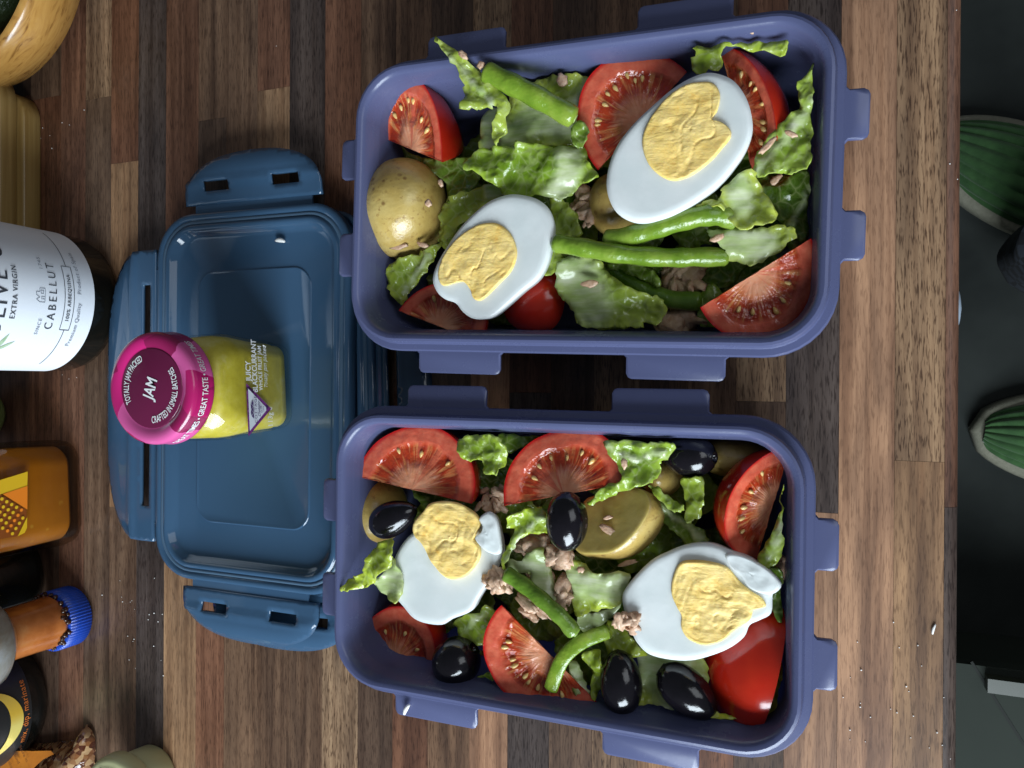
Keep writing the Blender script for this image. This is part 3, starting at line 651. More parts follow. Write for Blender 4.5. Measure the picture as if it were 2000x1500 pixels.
# upturned sauce bottle standing on its blue cap
cp = P(184, 1206, 0); rc = .0172; cc = Vector((cp.x-rc, cp.y, 0))
ub = empty('upturned_sauce_bottle', cc, 'orange sauce bottle standing upside down on ridged blue cap', 'bottle')
cs_ = []
for z, r in ((0, .0150), (.0008, .0166), (.0020, .0172), (.0150, .0170), (.0155, .0155)):
    cs_.append([cc + Vector(((r + (.0007 if i % 4 < 2 and .001 < z < .0152 else 0))*math.cos(2*math.pi*i/240), (r + (.0007 if i % 4 < 2 and .001 < z < .0152 else 0))*math.sin(2*math.pi*i/240), z)) for i in range(240)])
V, F = rings(cs_); mk('cap', V, F, plain('blue_cap_plastic', (.008, .055, .38), .35), ub)
neck = NT('sauce_neck'); ob = neck.coord(); neck.set(Base_Color=neck.ramp(neck.noise(ob, 60, 4), [(.3, (.24, .062, .012)), (.55, (.40, .125, .030)), (.75, (.48, .22, .075))]), Roughness=.16, Coat_Weight=.4)
V, F = lathe([(.0150, .0157), (.0156, .018), (.0150, .021), (.0146, .040), (.0152, .047), (.016, .050)], cc, 48); mk('neck', V, F, neck.m, ub)
crust = []; rr = random.Random(4)
for k in range(46):
    a = rr.uniform(0, 2*math.pi); z = rr.uniform(.0150, .0195); s = rr.uniform(.0008, .0019)
    crust.append(lathe([(s*.1, -s), (s*.8, -s*.5), (s, 0), (s*.7, s*.6), (s*.1, s)], cc + Vector((.0160*math.cos(a), .0160*math.sin(a), z)), 6, (rr.uniform(-1, 1), rr.uniform(-1, 1), 1)))
mk('dried_sauce', *merge(crust), plain('dark_crust', (.035, .012, .006), .12), ub, kind='stuff')
gb_ = NT('milky_bottle_glass'); ob = gb_.coord(); gb_.set(Base_Color=gb_.ramp(gb_.noise(ob, 40, 4, .6, .8), [(.3, (.17, .13, .085)), (.55, (.26, .25, .22)), (.75, (.34, .36, .38))]), Roughness=.12, Coat_Weight=.6)
V, F = lathe([(.0155, .048), (.0200, .050), (.0250, .055), (.0275, .063), (.0285, .074), (.0285, .150), (.024, .155), (.001, .155)], cc, 56); mk('bottle_body', V, F, gb_.m, ub)

# packet, round pale lid, lime-green jar, bamboo board, olive-wood bowl
pk = [(-60, 1462), (0, 1466), (60, 1465), (112, 1459), (124, 1452), (128, 1440), (140, 1428), (148, 1436), (157, 1455), (158, 1500), (160, 1560), (60, 1580), (-60, 1580)]
pv = [P(x, y, .012) for x, y in pk]; V2, F, lp = sheet2d([(v.x, v.y) for v in pv], (), .004, 2)
film = NT('packet_film'); ob = film.coord(); film.set(Base_Color=film.ramp(film.voro(ob, 330, 'F1', 'Color'), [(.2, (.07, .02, .010)), (.5, (.22, .085, .03)), (.8, (.42, .26, .13))]), Roughness=.12, Coat_Weight=.8, Coat_Roughness=.04); film.bump(film.noise(ob, 120, 3), .6, .002)
V = [Vector((x, y, .002 + .016*min(1, min(segd((x, y), lp[i], lp[(i+1) % len(lp)]) for i in range(0, len(lp)))/.018)**.6 + .0016*fbm((x, y, 0), 140))) for x, y in V2]
pkt = mk('snack_packet', V, F, film.m, label='clear packet of brown pieces with orange print by the black bottle', cat='packet'); solidify(pkt, .002)
og = [(-60, 1467), (100, 1466), (107, 1472), (85, 1483), (64, 1502), (30, 1540), (-60, 1540)]
ov = [P(x, y, .0195) for x, y in og]; V2, F, lp2 = sheet2d([(v.x, v.y) for v in ov], (), .005, 5)
opn = mottled('orange_packet_print', (.42, .13, .015), (.52, .18, .02), 40, .25, (120, .4, .001))
mk('printed_panel', [(x, y, .0196+.0008*fbm((x, y, 3), 90)) for x, y in V2], F, opn, pkt)
for s, x, y in (('12 Months', 14, 1478), ('Ground', 30, 1474), ('Store in', 46, 1470)):
    p_ = P(x, y+2, .0212); V, F = text2d(s, .0036, sx=.9); mk('lettering', [p_ + Vector((*rot2(q, R(-52)), 0)) for q in V], F, plain('brown_ink', (.10, .03, .008), .5), pkt, smooth=False)
pr = P(218, 1481, .03); plc = Vector((pr.x, pr.y-.0215, 0))
pt = empty('pale_lidded_tub', plc, 'round tub with pale green cream lid by the snack packet', 'tub')
mk('tub_wall', *lathe([(.015, 0), (.0165, .002), (.0185, .024)], plc, 48), plain('tub_white', (.40, .40, .22), .4), pt)
pgl = mk('tub_lid', *lathe([(.0205, .020), (.0214, .021), (.0214, .0270), (.0205, .0294), (.0185, .0300), (.001, .0302)], plc, 64), mottled('pale_green_lid', (.42, .42, .22), (.47, .47, .26), 30, .4), pt)
V, F = text2d('Organic', .0046, shear=.35, sx=.9); mk('lettering', [plc + Vector((*rot2((-.0 + math.sin(x/.015)*(.0155+y), math.cos(x/.015)*(.0155+y)), R(12)), .0306)) for x, y in V], F, ink, pt, smooth=False)
gp = P(8, 812, .02); gc = Vector((gp.x-.034, gp.y, 0))
mk('lime', *lathe([(.001, 0), (.010, .002), (.018, .009), (.022, .020), (.0205, .032), (.013, .041), (.004, .045), (.001, .046)], gc, 36), mottled('lime_peel', (.13, .19, .045), (.24, .29, .10), 60, .45, (700, .5, .001)), label='green lime between the oil bottle and the orange sauce jar', cat='lime')
# bamboo board: two glued layers, stepped edge
bam = NT('bamboo'); ob = bam.coord((220, 6, 220)); bam.set(Base_Color=bam.mix(bam.ramp(bam.noise(ob, 1.0, 4), [(.35, 0.0), (.65, 1.0)]), (.26, .155, .042), (.43, .29, .105)), Roughness=.35); bam.bump(bam.noise(ob, 2.0, 3), .2, .0006)
br_ = P(70, 250, .004); bt = P(40, 128, .015)
bd = empty('bamboo_board', (br_.x-.07, bt.y-.11, 0), 'pale bamboo chopping board behind the olive oil bottle', 'chopping board')
def board(w, d, r, z0, z1, dx, name, x1=br_.x, yt=bt.y):
    ctr = Vector((x1-w/2+dx, yt-d/2, 0)); g = lambda o, z: [ctr + Vector((x, y, z)) for x, y in rrect(w-2*o, d-2*o, r, 8)]
    V, F = rings([g(.0012, z0), g(0, z0+.001), g(0, z1-.0015), g(.0004, z1-.0005), g(.0015, z1)]); return mk(name, V, F, bam.m, bd)
board(.14, .130, .018, 0, .012, 0, 'lower_layer', yt=bt.y-.012); board(.14, .128, .022, .0122, .024, -.0045, 'upper_layer')
for k in range(5):
    V, F = box((br_.x-.022-.023*k-.002, bt.y-.066, .0240), .0004, .10, .0006); mk('strip_joint', V, F, plain('bamboo_joint', (.17, .09, .02), .6), bd, smooth=False)
bw = P(-45, -70, .034); bowl = empty('wooden_bowl', (bw.x, bw.y, 0), 'olive wood bowl with dark green fruit behind the bamboo board', 'bowl')
ow = NT('olive_wood'); tc = ow.coord((1, 1, 1)); ow.set(Base_Color=ow.ramp(ow.noise(ow.coord((40, 40, 190)), 1.0, 4, .6, 1.8), [(.3, (.20, .085, .018)), (.45, (.42, .21, .05)), (.7, (.50, .27, .07))]), Roughness=.25, Coat_Weight=.3)
rb_ = (P(82, 72, .034)-bw).length
mk('bowl_wall', *lathe([(rb_*.45, 0), (rb_*.6, .002), (rb_*.88, .016), (rb_*1.0, .034), (rb_*.985, .047), (rb_*.95, .0505), (rb_*.91, .048), (rb_*.89, .036), (rb_*.7, .014), (.001, .008)], bw*Vector((1, 1, 0)) if False else (bw.x, bw.y, 0), 72), ow.m, bowl)
mk('avocado', *lathe([(.001, 0), (.014, .003), (.024, .014), (.027, .030), (.022, .048), (.012, .061), (.001, .065)], (bw.x-.012, bw.y-.03, .024), 36, (.7, .65, .25)), mottled('avocado_peel', (.012, .022, .008), (.03, .05, .018), 90, .3, (400, .6, .002)), label='dark green avocado lying in the wooden bowl', cat='avocado')

# ------------------------------------------------------------ food builders
def leaf(px, z, label, rib=None, ribw=0, tint=(1, 1, 1), wave=.0022, curl=.0022, tilt=(0, 0), group=None, step=.0015, seed=None, pts=None, blister=.0009):
    sd = seed if seed is not None else rnd.randrange(9999)
    w = pts or [tuple(P(x, y, z)[:2]) for x, y in px]
    if z < .0565:                                     # keep the leaf inside its box's wall
        for e_, c_, a_, z_ in (upper, lower):
            lw = [rot2((p[0]-c_.x, p[1]-c_.y), -a_) for p in w]
            if abs(sum(p[1] for p in lw)/len(lw)) < BD/2:
                ins = .0070 + (.046-min(z, .046))*.1; hx, hy = BW/2-ins, BD/2-ins
                w = [tuple(q+o for q, o in zip(rot2((max(-hx, min(hx, x)), max(-hy, min(hy, y))), a_), (c_.x, c_.y))) for x, y in lw]
    cx = sum(p[0] for p in w)/len(w); cy = sum(p[1] for p in w)/len(w)
    sm = [(p.x, p.y) for p in crom([(x, y, 0) for x, y in w], 5, True)]
    sm = densify(sm, .0016); jag = []
    for i, (x, y) in enumerate(sm):
        nx = mnoise.noise(Vector((x*420, y*420, sd*.37))); ny = mnoise.noise(Vector((x*420+9, y*420, sd*.37+5)))
        n4 = mnoise.noise(Vector((x*1100, y*1100, sd*.9)))*.0006; jag.append((x+nx*.0012+n4, y+ny*.0012-n4))
    V2, F, lp = sheet2d(jag, (), step, sd)
    ribs = None
    if rib: ribs = [tuple(P(x, y, z)[:2]) for x, y in rib]; rw = ribw*.00021
    V = []; ra = []; ea = []
    for x, y in V2:
        d = min(math.hypot(x-b[0], y-b[1]) for b in lp)
        rv = 0
        if ribs:
            dr = min(segd((x, y), ribs[i], ribs[i+1]) for i in range(len(ribs)-1)); dr += .0015*mnoise.noise(Vector((x*300, y*300, sd)))
            rv = max(0, min(1, (rw*1.25-dr)/(rw*.7)))
        e = math.exp(-d/.0035)
        n1 = mnoise.noise(Vector((x*75, y*75, sd*.71))); n2 = mnoise.noise(Vector((x*240, y*240, sd*.31))); n3 = abs(mnoise.noise(Vector((x*330, y*330, sd*.11))))
        zz = z + tilt[0]*(x-cx) + tilt[1]*(y-cy) + wave*n1*1.6 + (1-rv)*(blister*(1.2*n2 + 1.4*n3)) + curl*e*(mnoise.noise(Vector((x*210, y*210, sd*.5)))*1.5 + .25) + rv*.0012
        V.append((x, y, zz)); ra.append(rv); ea.append(e*.8)
    o = mk('lettuce_leaf', V, F, M['lettuce'], label=label, cat='lettuce', group=group)
    for nm, arr in (('rib', ra), ('edge', ea)):
        at = o.data.attributes.new(nm, 'FLOAT', 'POINT'); at.data.foreach_set('value', arr)
    o.color = (*tint, 1); solidify(o, .0005, 0); return o
def dome(name, px, z, depth, mat, parent=None, rough=0.0, bulge=0.0, tilt=(0, 0), N=None, flatrings=14, edge=.0006, rf=300, power=1.0, ctr=None, crack=0, **k):
    pts = crom([(x, y, 0) for x, y in px], 4, True)
    w = [P(p.x, p.y, z) for p in pts]; n = len(w); c = sum(w, Vector())/n
    if ctr: c = P(ctr[0], ctr[1], z)
    for p in w: p.z = z + tilt[0]*(p.x-c.x) + tilt[1]*(p.y-c.y)
    rs = [[Vector((c.x, c.y, c.z)) + (p-c)*1e-3 for p in w]]
    for kx in range(1, flatrings+1):
        s = kx/flatrings; row = []
        for p in w:
            q = c + (p-c)*s; e = 1 if s < .98 else .4
            q.z += rough*e*(fbm(q, rf, 4)*.45 + .7*fbm(q*1.0+Vector((7, 3, 1)), rf*.35, 2))
            if crack: g_ = abs(mnoise.noise(Vector((q.x*150, q.y*95, crack)))); q.z -= e*.0006*max(0, 1-g_/.05)
            if kx == flatrings: q.z -= edge
            row.append(q)
        rs.append(row)
    for a in [R(d) for d in (8, 18, 30, 42, 54, 66, 78, 87)]:
        s = (math.cos(a)**power)*(1+bulge*math.sin(2*a)); rs.append([c + (p-c)*s + Vector((tilt[0]*depth*math.sin(a), tilt[1]*depth*math.sin(a), -edge-depth*math.sin(a))) for p in w])
    V, F = rings(rs); return mk(name, V, [tuple(reversed(f)) for f in F], mat, parent, **k)
def egg(white, yolk, z, label, tilt=(0, 0), depth=.019, dy=.0012, rough=.0007, flap=None, dip=0.0):
    c = P(sum(p[0] for p in white)/len(white), sum(p[1] for p in white)/len(white), z-depth)
    e = empty('egg_half', c, label, 'egg', 'boiled egg halves in the lunch boxes')
    wh = dome('egg_white', white, z, depth, M['white'], e, tilt=tilt, rough=.00025, rf=90, bulge=.03, power=.8)
    cc_ = P(sum(p[0] for p in white)/len(white), sum(p[1] for p in white)/len(white), z); yc = P(sum(p[0] for p in yolk)/len(yolk), sum(p[1] for p in yolk)/len(yolk), z)
    dz = tilt[0]*(yc.x-cc_.x) + tilt[1]*(yc.y-cc_.y)
    dome('yolk', yolk, z+dz+dy, .008, M['yolk'], e, tilt=tilt, rough=rough, rf=230, flatrings=30, edge=.0007, crack=1.3+z*90+yc.x*40)
    for fp, fz in (flap or []): dome('torn_white', fp, z+fz, .006, M['white'], e, rough=.0012, rf=150, edge=.0012)
    return e
def wedge(A, B, C, label, alpha=70, flip=1, seeds=6, sd=1, pole=1.0, group='tomato wedges in the lunch boxes', dent=.0012):
    "tomato wedge: A,B ends of the straight cut edge, C top of the arc, each (px,py,z)"
    rr = random.Random(sd); A, B, C = P(*A), P(*B), P(*C); m = (A+B)/2; ey = (A-B)/2; ex = C-m
    n = ex.cross(ey).normalized(); n = n if n.z > 0 else -n; d = -n; rx = ex.length; NV, NP, NR = 44, 16, 18
    sgn = lambda v: math.copysign(abs(v)**pole, v)
    def skin(vv, ph): return m + ey*sgn(math.cos(vv)) + (ex*math.cos(ph) + d*rx*math.sin(ph))*sgn(math.sin(vv))
    e = empty('tomato_wedge', (m.x, m.y, min(A.z, B.z, C.z)-.012), label, 'tomato', group); al = R(alpha)
    V = []; F = []
    for i in range(NV+1):
        for k in range(NP+1):
            p = skin(math.pi*i/NV, al*k/NP); V.append(p + (p-m)*.02*fbm(p, 60, 2))
    for i in range(NV):
        for k in range(NP): F.append((i*(NP+1)+k, i*(NP+1)+k+1, (i+1)*(NP+1)+k+1, (i+1)*(NP+1)+k))
    mk('skin', V, F, M['skin'], e)
    for face in (0, 1):
        ph = 0 if face == 0 else al; nn = n if face == 0 else (-n*math.cos(al) - ex.normalized()*math.sin(al)); V = []; UV = []; F = []
        e2 = ex*math.cos(ph) + d*rx*math.sin(ph)
        for k in range(NR+1):
            r = k/NR
            for i in range(NV+1):
                vv = math.pi*i/NV; cx, sx = sgn(math.cos(vv)), sgn(math.sin(vv)); p = m + (ey*cx + e2*sx)*r
                if r == 1: p = p + (p-m)*.02*fbm(p, 60, 2)
                gel = max(0, min(1, (r-.34)/.1))*max(0, min(1, (.76-r)/.08))*min(1, math.sin(vv)*2.2)
                p = p + nn*(-dent*gel*(1+.8*fbm(p, 260, 3)) + .0004*fbm(p, 300, 3)*(1 if r < .95 else 0) - .0002)
                V.append(p); UV.append((.5+.5*r*math.cos(vv), r*math.sin(vv)))
        for k in range(NR):
            for i in range(NV):
                q = (k*(NV+1)+i, (k+1)*(NV+1)+i, (k+1)*(NV+1)+i+1, k*(NV+1)+i+1); F.append(q)
        o = mk('cut_face', V, F, M['cut'], e); ul = o.data.uv_layers.new(name='UVMap')
        for lpx in o.data.loops: ul.data[lpx.index].uv = UV[lpx.vertex_index]
        if face == 0:
            for s in range(seeds):
                vv = R(28 + 124*(s+.5)/seeds + rr.uniform(-6, 6)); r = rr.uniform(.56, .70); c = m + (ey*math.cos(vv) + ex*math.sin(vv))*r + nn*(-dent*.75)
                ax = (ey*math.cos(vv) + ex*math.sin(vv)).normalized(); sl = rr.uniform(.0011, .0016)
                mk('seed', *lathe([(sl*.05, -sl*1.2), (sl*.35, -sl*.8), (sl*.62, 0), (sl*.55, sl*.6), (sl*.1, sl)], c, 10, ax), M['seed'], o)
    return e
def wedge_up(A, B, rx, label, el, alpha, side, sd=2, pw=.8):
    "wedge lying with its skin up: axis A-B low down, skin swept from elevation el down by alpha"
    a, b = P(*A), P(*B); ey = (a-b)/2; m = (a+b)/2; h = Vector((-ey.y, ey.x, 0)).normalized()*side; up = Vector((0, 0, 1)); al = R(alpha); NV, NP = 40, 24
    e = empty('tomato_wedge', (m.x, m.y, m.z), label, 'tomato', 'tomato wedges in the lunch boxes')
    f = lambda ph: h*math.cos(R(el)-ph) + up*math.sin(R(el)-ph)
    V = [m + ey*math.cos(math.pi*i/NV) + f(al*k/NP)*rx*math.sin(math.pi*i/NV)**pw for i in range(NV+1) for k in range(NP+1)]
    V = [p + (p-m)*.03*fbm(p, 55, 2) for p in V]
    F = [(i*(NP+1)+k, i*(NP+1)+k+1, (i+1)*(NP+1)+k+1, (i+1)*(NP+1)+k) for i in range(NV) for k in range(NP)]
    mk('skin', V, F, M['skin'], e)
    for ph in (0, al):
        V2 = []; UV = []
        for k in range(11):
            for i in range(NV+1):
                vv = math.pi*i/NV; p = m + (ey*math.cos(vv) + f(ph)*rx*math.sin(vv)**pw)*(k/10); V2.append(p + (p-m)*.03*fbm(p, 55, 2) if k == 10 else p); UV.append((.5+.05*k*math.cos(vv), k/10*math.sin(vv)))
        o = mk('cut_face', V2, [(k*(NV+1)+i, (k+1)*(NV+1)+i, (k+1)*(NV+1)+i+1, k*(NV+1)+i+1) for k in range(10) for i in range(NV)], M['cut'], e); ul = o.data.uv_layers.new(name='UVMap')
        for lpx in o.data.loops: ul.data[lpx.index].uv = UV[lpx.vertex_index]
    return e
def olive(cx, cy, z, dirpx, ln, wd, label, tip=0.0, rise=0.0, sd=0):
    c = P(cx, cy, z); a = P(cx+dirpx[0], cy+dirpx[1], z)-c; a.normalize(); a.z = rise; a.normalize()
    s = (CAM_H-z)/FPX/(math.cos(TILT)+(cx-1000)/FPX*math.sin(TILT)); hl, hw = ln*s/2, wd*s/2
    n = 30; prof = [(hw*.10, hl*.80), (hw*.16, hl*.90), (hw*.22, hl*.975), (hw*.30, hl*.985)]     # pit hole at the far end
    for i in range(3, n):
        t = math.pi*i/n; x = math.cos(t); prof.append((hw*math.sin(t)**.95*(1-.10*tip*(1-x)), hl*x*(1+.12*tip*(x < -.6)*(-x-.6))))
    prof.append((hw*.02, -hl*(1.0+.10*tip)))
    V, F = lathe([(r, z_) for r, z_ in prof], c, 36, a); V = [v + (v-c)*.035*fbm(v+Vector((sd, 0, 0)), 70, 2) for v in V]
    return mk('black_olive', V, F, M['olive'], label=label, cat='olive', group='black olives in the lower lunch box')
def blob(name, cx, cy, z, rx, ry, rz, mat, label, cat, group=None, ang=0.0, amp=.06, f=45, sd=0, n=40):
    c = P(cx, cy, z); s = (CAM_H-z)/FPX/(math.cos(TILT)+(cx-1000)/FPX*math.sin(TILT)); rx *= s; ry *= s; rs = []
    for i in range(1, n):
        t = math.pi*i/n; row = []
        for k in range(56):
            p = 2*math.pi*k/56; x, y = rot2((rx*math.sin(t)*math.cos(p), ry*math.sin(t)*math.sin(p)), R(ang)); v = Vector((x, y, rz*math.cos(t)))
            row.append(c + v*(1+amp*fbm(v+Vector((sd, sd*.3, 0)), f, 2)))
        rs.append(row)
    V, F = rings(rs); return mk(name, V, [tuple(reversed(q)) for q in F], mat, label=label, cat=cat, group=group)
def bean(px, r_px, label, tint=(1, 1, 1), flat=1.0, bumps=.05):
    pts = [P(x, y, z) for x, y, z in px]; p = crom(pts, 10); s = (CAM_H-px[0][2])/FPX
    r0 = r_px*s; N = len(p)
    V, F = tube(p, lambda t: r0*(1 - .55*max(0, abs(t-.5)*2-.93)/.07)*(1+bumps*math.sin(t*N*.75)), 18, flat)
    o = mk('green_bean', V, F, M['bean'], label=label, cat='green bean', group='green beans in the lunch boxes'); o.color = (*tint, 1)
    for q, t in ((p[0], p[0]-p[1]), (p[-1], p[-1]-p[-2])):
        t.normalize(); mk('cut_end', *lathe([(r0*.42*flat, -.0002), (r0*.40*flat, .0002), (.0001, .0001)], q, 14, t), M['bean_cut'], o)
    return o
def tuna(cx, cy, z, rx, ry, label, n=7, sd=0, size=.0042, group='tuna flakes in the lunch boxes'):
    rr = random.Random(sd); parts = []
    n = int(n*1.9); size *= .82
    for k in range(n):
        a = rr.uniform(0, 2*math.pi); t = math.sqrt(rr.random()); c = P(cx+rx*t*math.cos(a), cy+ry*t*math.sin(a), z + rr.uniform(-.003, .002))
        L = size*rr.uniform(.6, 1.5); ax = Vector((rr.uniform(-1, 1), rr.uniform(-1, 1), rr.uniform(-.3, .3))).normalized(); q = Vector((1, 0, 0)).rotation_difference(ax)
        hh = L*rr.uniform(.22, .42); wd = L*rr.uniform(.35, .7); rs = []; nn = 14; mm = 11
        for i in range(mm):
            x = -1+2*i/(mm-1); rad = (1-abs(x)**2.6)**.5 + .08; row = []
            for j in range(nn):
                p = 2*math.pi*j/nn; v = Vector((x*L, rad*wd*math.cos(p), rad*hh*math.sin(p))); v = v*(1+.5*fbm(Vector((v.x*.35, v.y*1.6, v.z*1.6))+Vector((sd*.1+k, 0, 0)), 520, 3)); row.append(c + q @ v)
            rs.append(row)
        parts.append(rings(rs))
    return mk('tuna_chunk', *merge(parts), M['tuna'], label=label, cat='tuna', group=group)
def flakes(cx, cy, z, w, h, label, ang=0, sd=0): 
    c = P(cx, cy, z); s = (CAM_H-z)/FPX; rr = random.Random(sd+cx); n = 12
    o = [Vector((*rot2((w*s*math.cos(2*math.pi*i/n)*rr.uniform(.65, 1.1), h*s*math.sin(2*math.pi*i/n)*rr.uniform(.6, 1.1)), R(ang)), 0)) for i in range(n)]
    V, F = rings([[c+v for v in o], [c+v*.92+Vector((0, 0, .0009+.0005*rr.random())) for v in o], [c+v*.4+Vector((0, 0, .0012)) for v in o]])
    return mk('tuna_flake', V, F, M['tuna'], label=label, cat='tuna', group='thin tuna flakes on the salad')

# ------------------------------------------------------------ salad in the upper box
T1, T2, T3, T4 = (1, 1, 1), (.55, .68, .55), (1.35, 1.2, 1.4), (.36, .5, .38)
G1 = 'romaine pieces at the bottom of the box without olives'; G2 = 'romaine pieces at the bottom of the box with olives'
def fillers(bx, n, label, g, sd):
    e, c, a, z0 = bx; rr = random.Random(sd)
    for k in range(n):
        x = -BW/2+.022 + (BW-.044)*((k % 8)+rr.uniform(.2, .8))/8; y = -BD/2+.020 + (BD-.040)*((k//8 % 4)+rr.uniform(.2, .8))/4; q = rot2((x, y), a); z = rr.uniform(.012, .030) - (.012 if abs(y) > .030 or abs(x) > .065 else 0)
        z = max(.006, z); r = rr.uniform(.013, .019); pts = [(c.x+q[0]+r*rr.uniform(.6, 1.1)*math.cos(2*math.pi*i/9), c.y+q[1]+r*rr.uniform(.55, 1.0)*math.sin(2*math.pi*i/9)) for i in range(9)]
        hx, hy = BW/2-.011, BD/2-.011
        def cl(p):
            l = rot2((p[0]-c.x, p[1]-c.y), -a); l = (max(-hx, min(hx, l[0])), max(-hy, min(hy, l[1]))); l = rot2(l, a); return (c.x+l[0], c.y+l[1])
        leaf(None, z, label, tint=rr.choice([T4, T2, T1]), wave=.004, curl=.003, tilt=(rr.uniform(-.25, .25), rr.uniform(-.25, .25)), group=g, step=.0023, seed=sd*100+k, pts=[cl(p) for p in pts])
fillers(upper, 32, 'crumpled green romaine piece at the bottom of the box without olives', G1, 3)

leaf([(860, 83), (910, 114), (941, 140), (962, 164), (993, 198), (982, 250), (967, 283), (957, 262), (972, 214), (959, 212), (933, 217), (907, 217), (911, 182), (906, 153), (884, 117)], .060, 'light green lettuce leaf poking over the rim beside green bean', [(880, 110), (930, 165), (965, 205)], 5, (1.15, 1.1, 1.2), tilt=(-.18, .1), curl=.003)
leaf([(1032, 138), (1066, 122), (1102, 130), (1141, 146), (1154, 166), (1136, 208), (1128, 260), (1102, 286), (1037, 286), (985, 291), (980, 234), (998, 192), (1019, 161)], .045, 'pale lettuce leaf with wide white rib under the short green bean', [(985, 285), (1040, 235), (1110, 245), (1145, 200)], 34, T3)
leaf([(912, 330), (936, 294), (985, 289), (1037, 281), (1089, 286), (1136, 286), (1154, 325), (1172, 348), (1128, 364), (1102, 385), (1050, 385), (1006, 390), (972, 369), (941, 343)], .051, 'bright ruffled lettuce leaf above the smaller egg half', [(1110, 300), (1115, 340), (1085, 385)], 24, (.95, 1.05, .75), wave=.003, curl=.003)
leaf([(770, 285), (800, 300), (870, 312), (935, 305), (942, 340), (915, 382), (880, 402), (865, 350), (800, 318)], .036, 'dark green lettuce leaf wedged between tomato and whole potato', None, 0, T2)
leaf([(866, 398), (930, 370), (990, 356), (1000, 380), (950, 405), (900, 450), (865, 485)], .040, 'yellowish lettuce piece tucked behind the smaller egg half', [(960, 375), (1000, 370)], 16, T3)
leaf([(759, 525), (777, 512), (842, 486), (865, 475), (852, 506), (837, 530), (806, 564), (793, 579), (782, 592), (764, 569)], .042, 'folded lettuce leaf below the whole potato at the box end', [(790, 570), (840, 500)], 6, (1.1, 1.05, 1))
leaf([(1073, 397), (1097, 387), (1125, 418), (1138, 457), (1115, 466), (1092, 480), (1100, 505), (1092, 527), (1066, 535), (1070, 480)], .048, 'small curled lettuce leaf against the smaller egg half', None, 0, (1.2, 1.15, 1.1), curl=.003)
leaf([(1120, 500), (1174, 508), (1189, 532), (1225, 559), (1264, 577), (1288, 580), (1303, 598), (1288, 634), (1261, 628), (1252, 656), (1190, 657), (1140, 655), (1115, 603), (1089, 574), (1086, 538), (1100, 512)], .047, 'big pale lettuce leaf under the long green bean, tuna flake on it', [(1095, 520), (1140, 545), (1160, 600)], 40, (1.1, 1.05, 1.2))
leaf([(1360, 400), (1408, 385), (1414, 364), (1468, 336), (1492, 373), (1520, 425), (1474, 445), (1444, 449), (1420, 427), (1405, 403), (1384, 407)], .055, 'yellow green lettuce leaf beside the larger egg half', [(1440, 350), (1450, 400)], 20, T3, curl=.003)
leaf([(1384, 451), (1444, 449), (1531, 440), (1555, 451), (1534, 481), (1480, 514), (1468, 521), (1450, 514), (1420, 508), (1414, 490), (1396, 472)], .049, 'pale translucent lettuce leaf above the corner tomato wedge', [(1400, 460), (1480, 480)], 34, T3)
leaf([(1594, 123), (1587, 168), (1600, 195), (1597, 240), (1587, 276), (1582, 318), (1555, 339), (1525, 339), (1474, 348), (1474, 315), (1486, 285), (1510, 258), (1546, 225), (1564, 204), (1555, 180), (1570, 156)], .054, 'oily light green lettuce leaf along the short end of the box', [(1480, 335), (1540, 260), (1590, 200)], 7, (1.05, 1.1, 1.15))
leaf([(1360, 72), (1390, 74), (1435, 80), (1474, 71), (1504, 72), (1535, 84), (1531, 104), (1480, 100), (1420, 95), (1405, 138), (1354, 141), (1360, 105)], .055, 'crinkled lettuce leaf at the rim behind the corner tomato', None, 0, (1.1, 1.1, .9), curl=.003)
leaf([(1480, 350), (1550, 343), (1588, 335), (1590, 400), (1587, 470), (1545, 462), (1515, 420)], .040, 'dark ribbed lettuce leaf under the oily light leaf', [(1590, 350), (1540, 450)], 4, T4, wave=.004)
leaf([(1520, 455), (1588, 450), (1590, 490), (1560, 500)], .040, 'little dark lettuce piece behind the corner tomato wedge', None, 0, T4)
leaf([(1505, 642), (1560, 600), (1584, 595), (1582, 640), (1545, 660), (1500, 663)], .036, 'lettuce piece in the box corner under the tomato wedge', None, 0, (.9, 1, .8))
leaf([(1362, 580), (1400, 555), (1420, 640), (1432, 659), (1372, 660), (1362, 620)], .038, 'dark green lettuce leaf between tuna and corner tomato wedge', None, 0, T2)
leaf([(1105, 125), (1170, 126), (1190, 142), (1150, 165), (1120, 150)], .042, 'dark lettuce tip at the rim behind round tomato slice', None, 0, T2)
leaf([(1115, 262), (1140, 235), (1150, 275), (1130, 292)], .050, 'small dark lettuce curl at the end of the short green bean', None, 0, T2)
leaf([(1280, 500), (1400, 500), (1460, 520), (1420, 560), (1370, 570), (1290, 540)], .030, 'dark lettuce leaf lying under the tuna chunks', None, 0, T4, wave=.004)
leaf([(950, 215), (1000, 215), (990, 290), (960, 320), (940, 300)], .040, 'pale lettuce stalk below the light leaf at the rim', [(960, 225), (965, 310)], 22, T3)
leaf([(1130, 600), (1200, 610), (1230, 658), (1135, 660)], .040, 'yellow green lettuce scrap against the long rim', None, 0, (1.2, 1.1, .9))
leaf([(1180, 520), (1240, 540), (1290, 560), (1280, 530), (1230, 505)], .043, 'frilly lettuce edge under the long green bean', None, 0, T2)

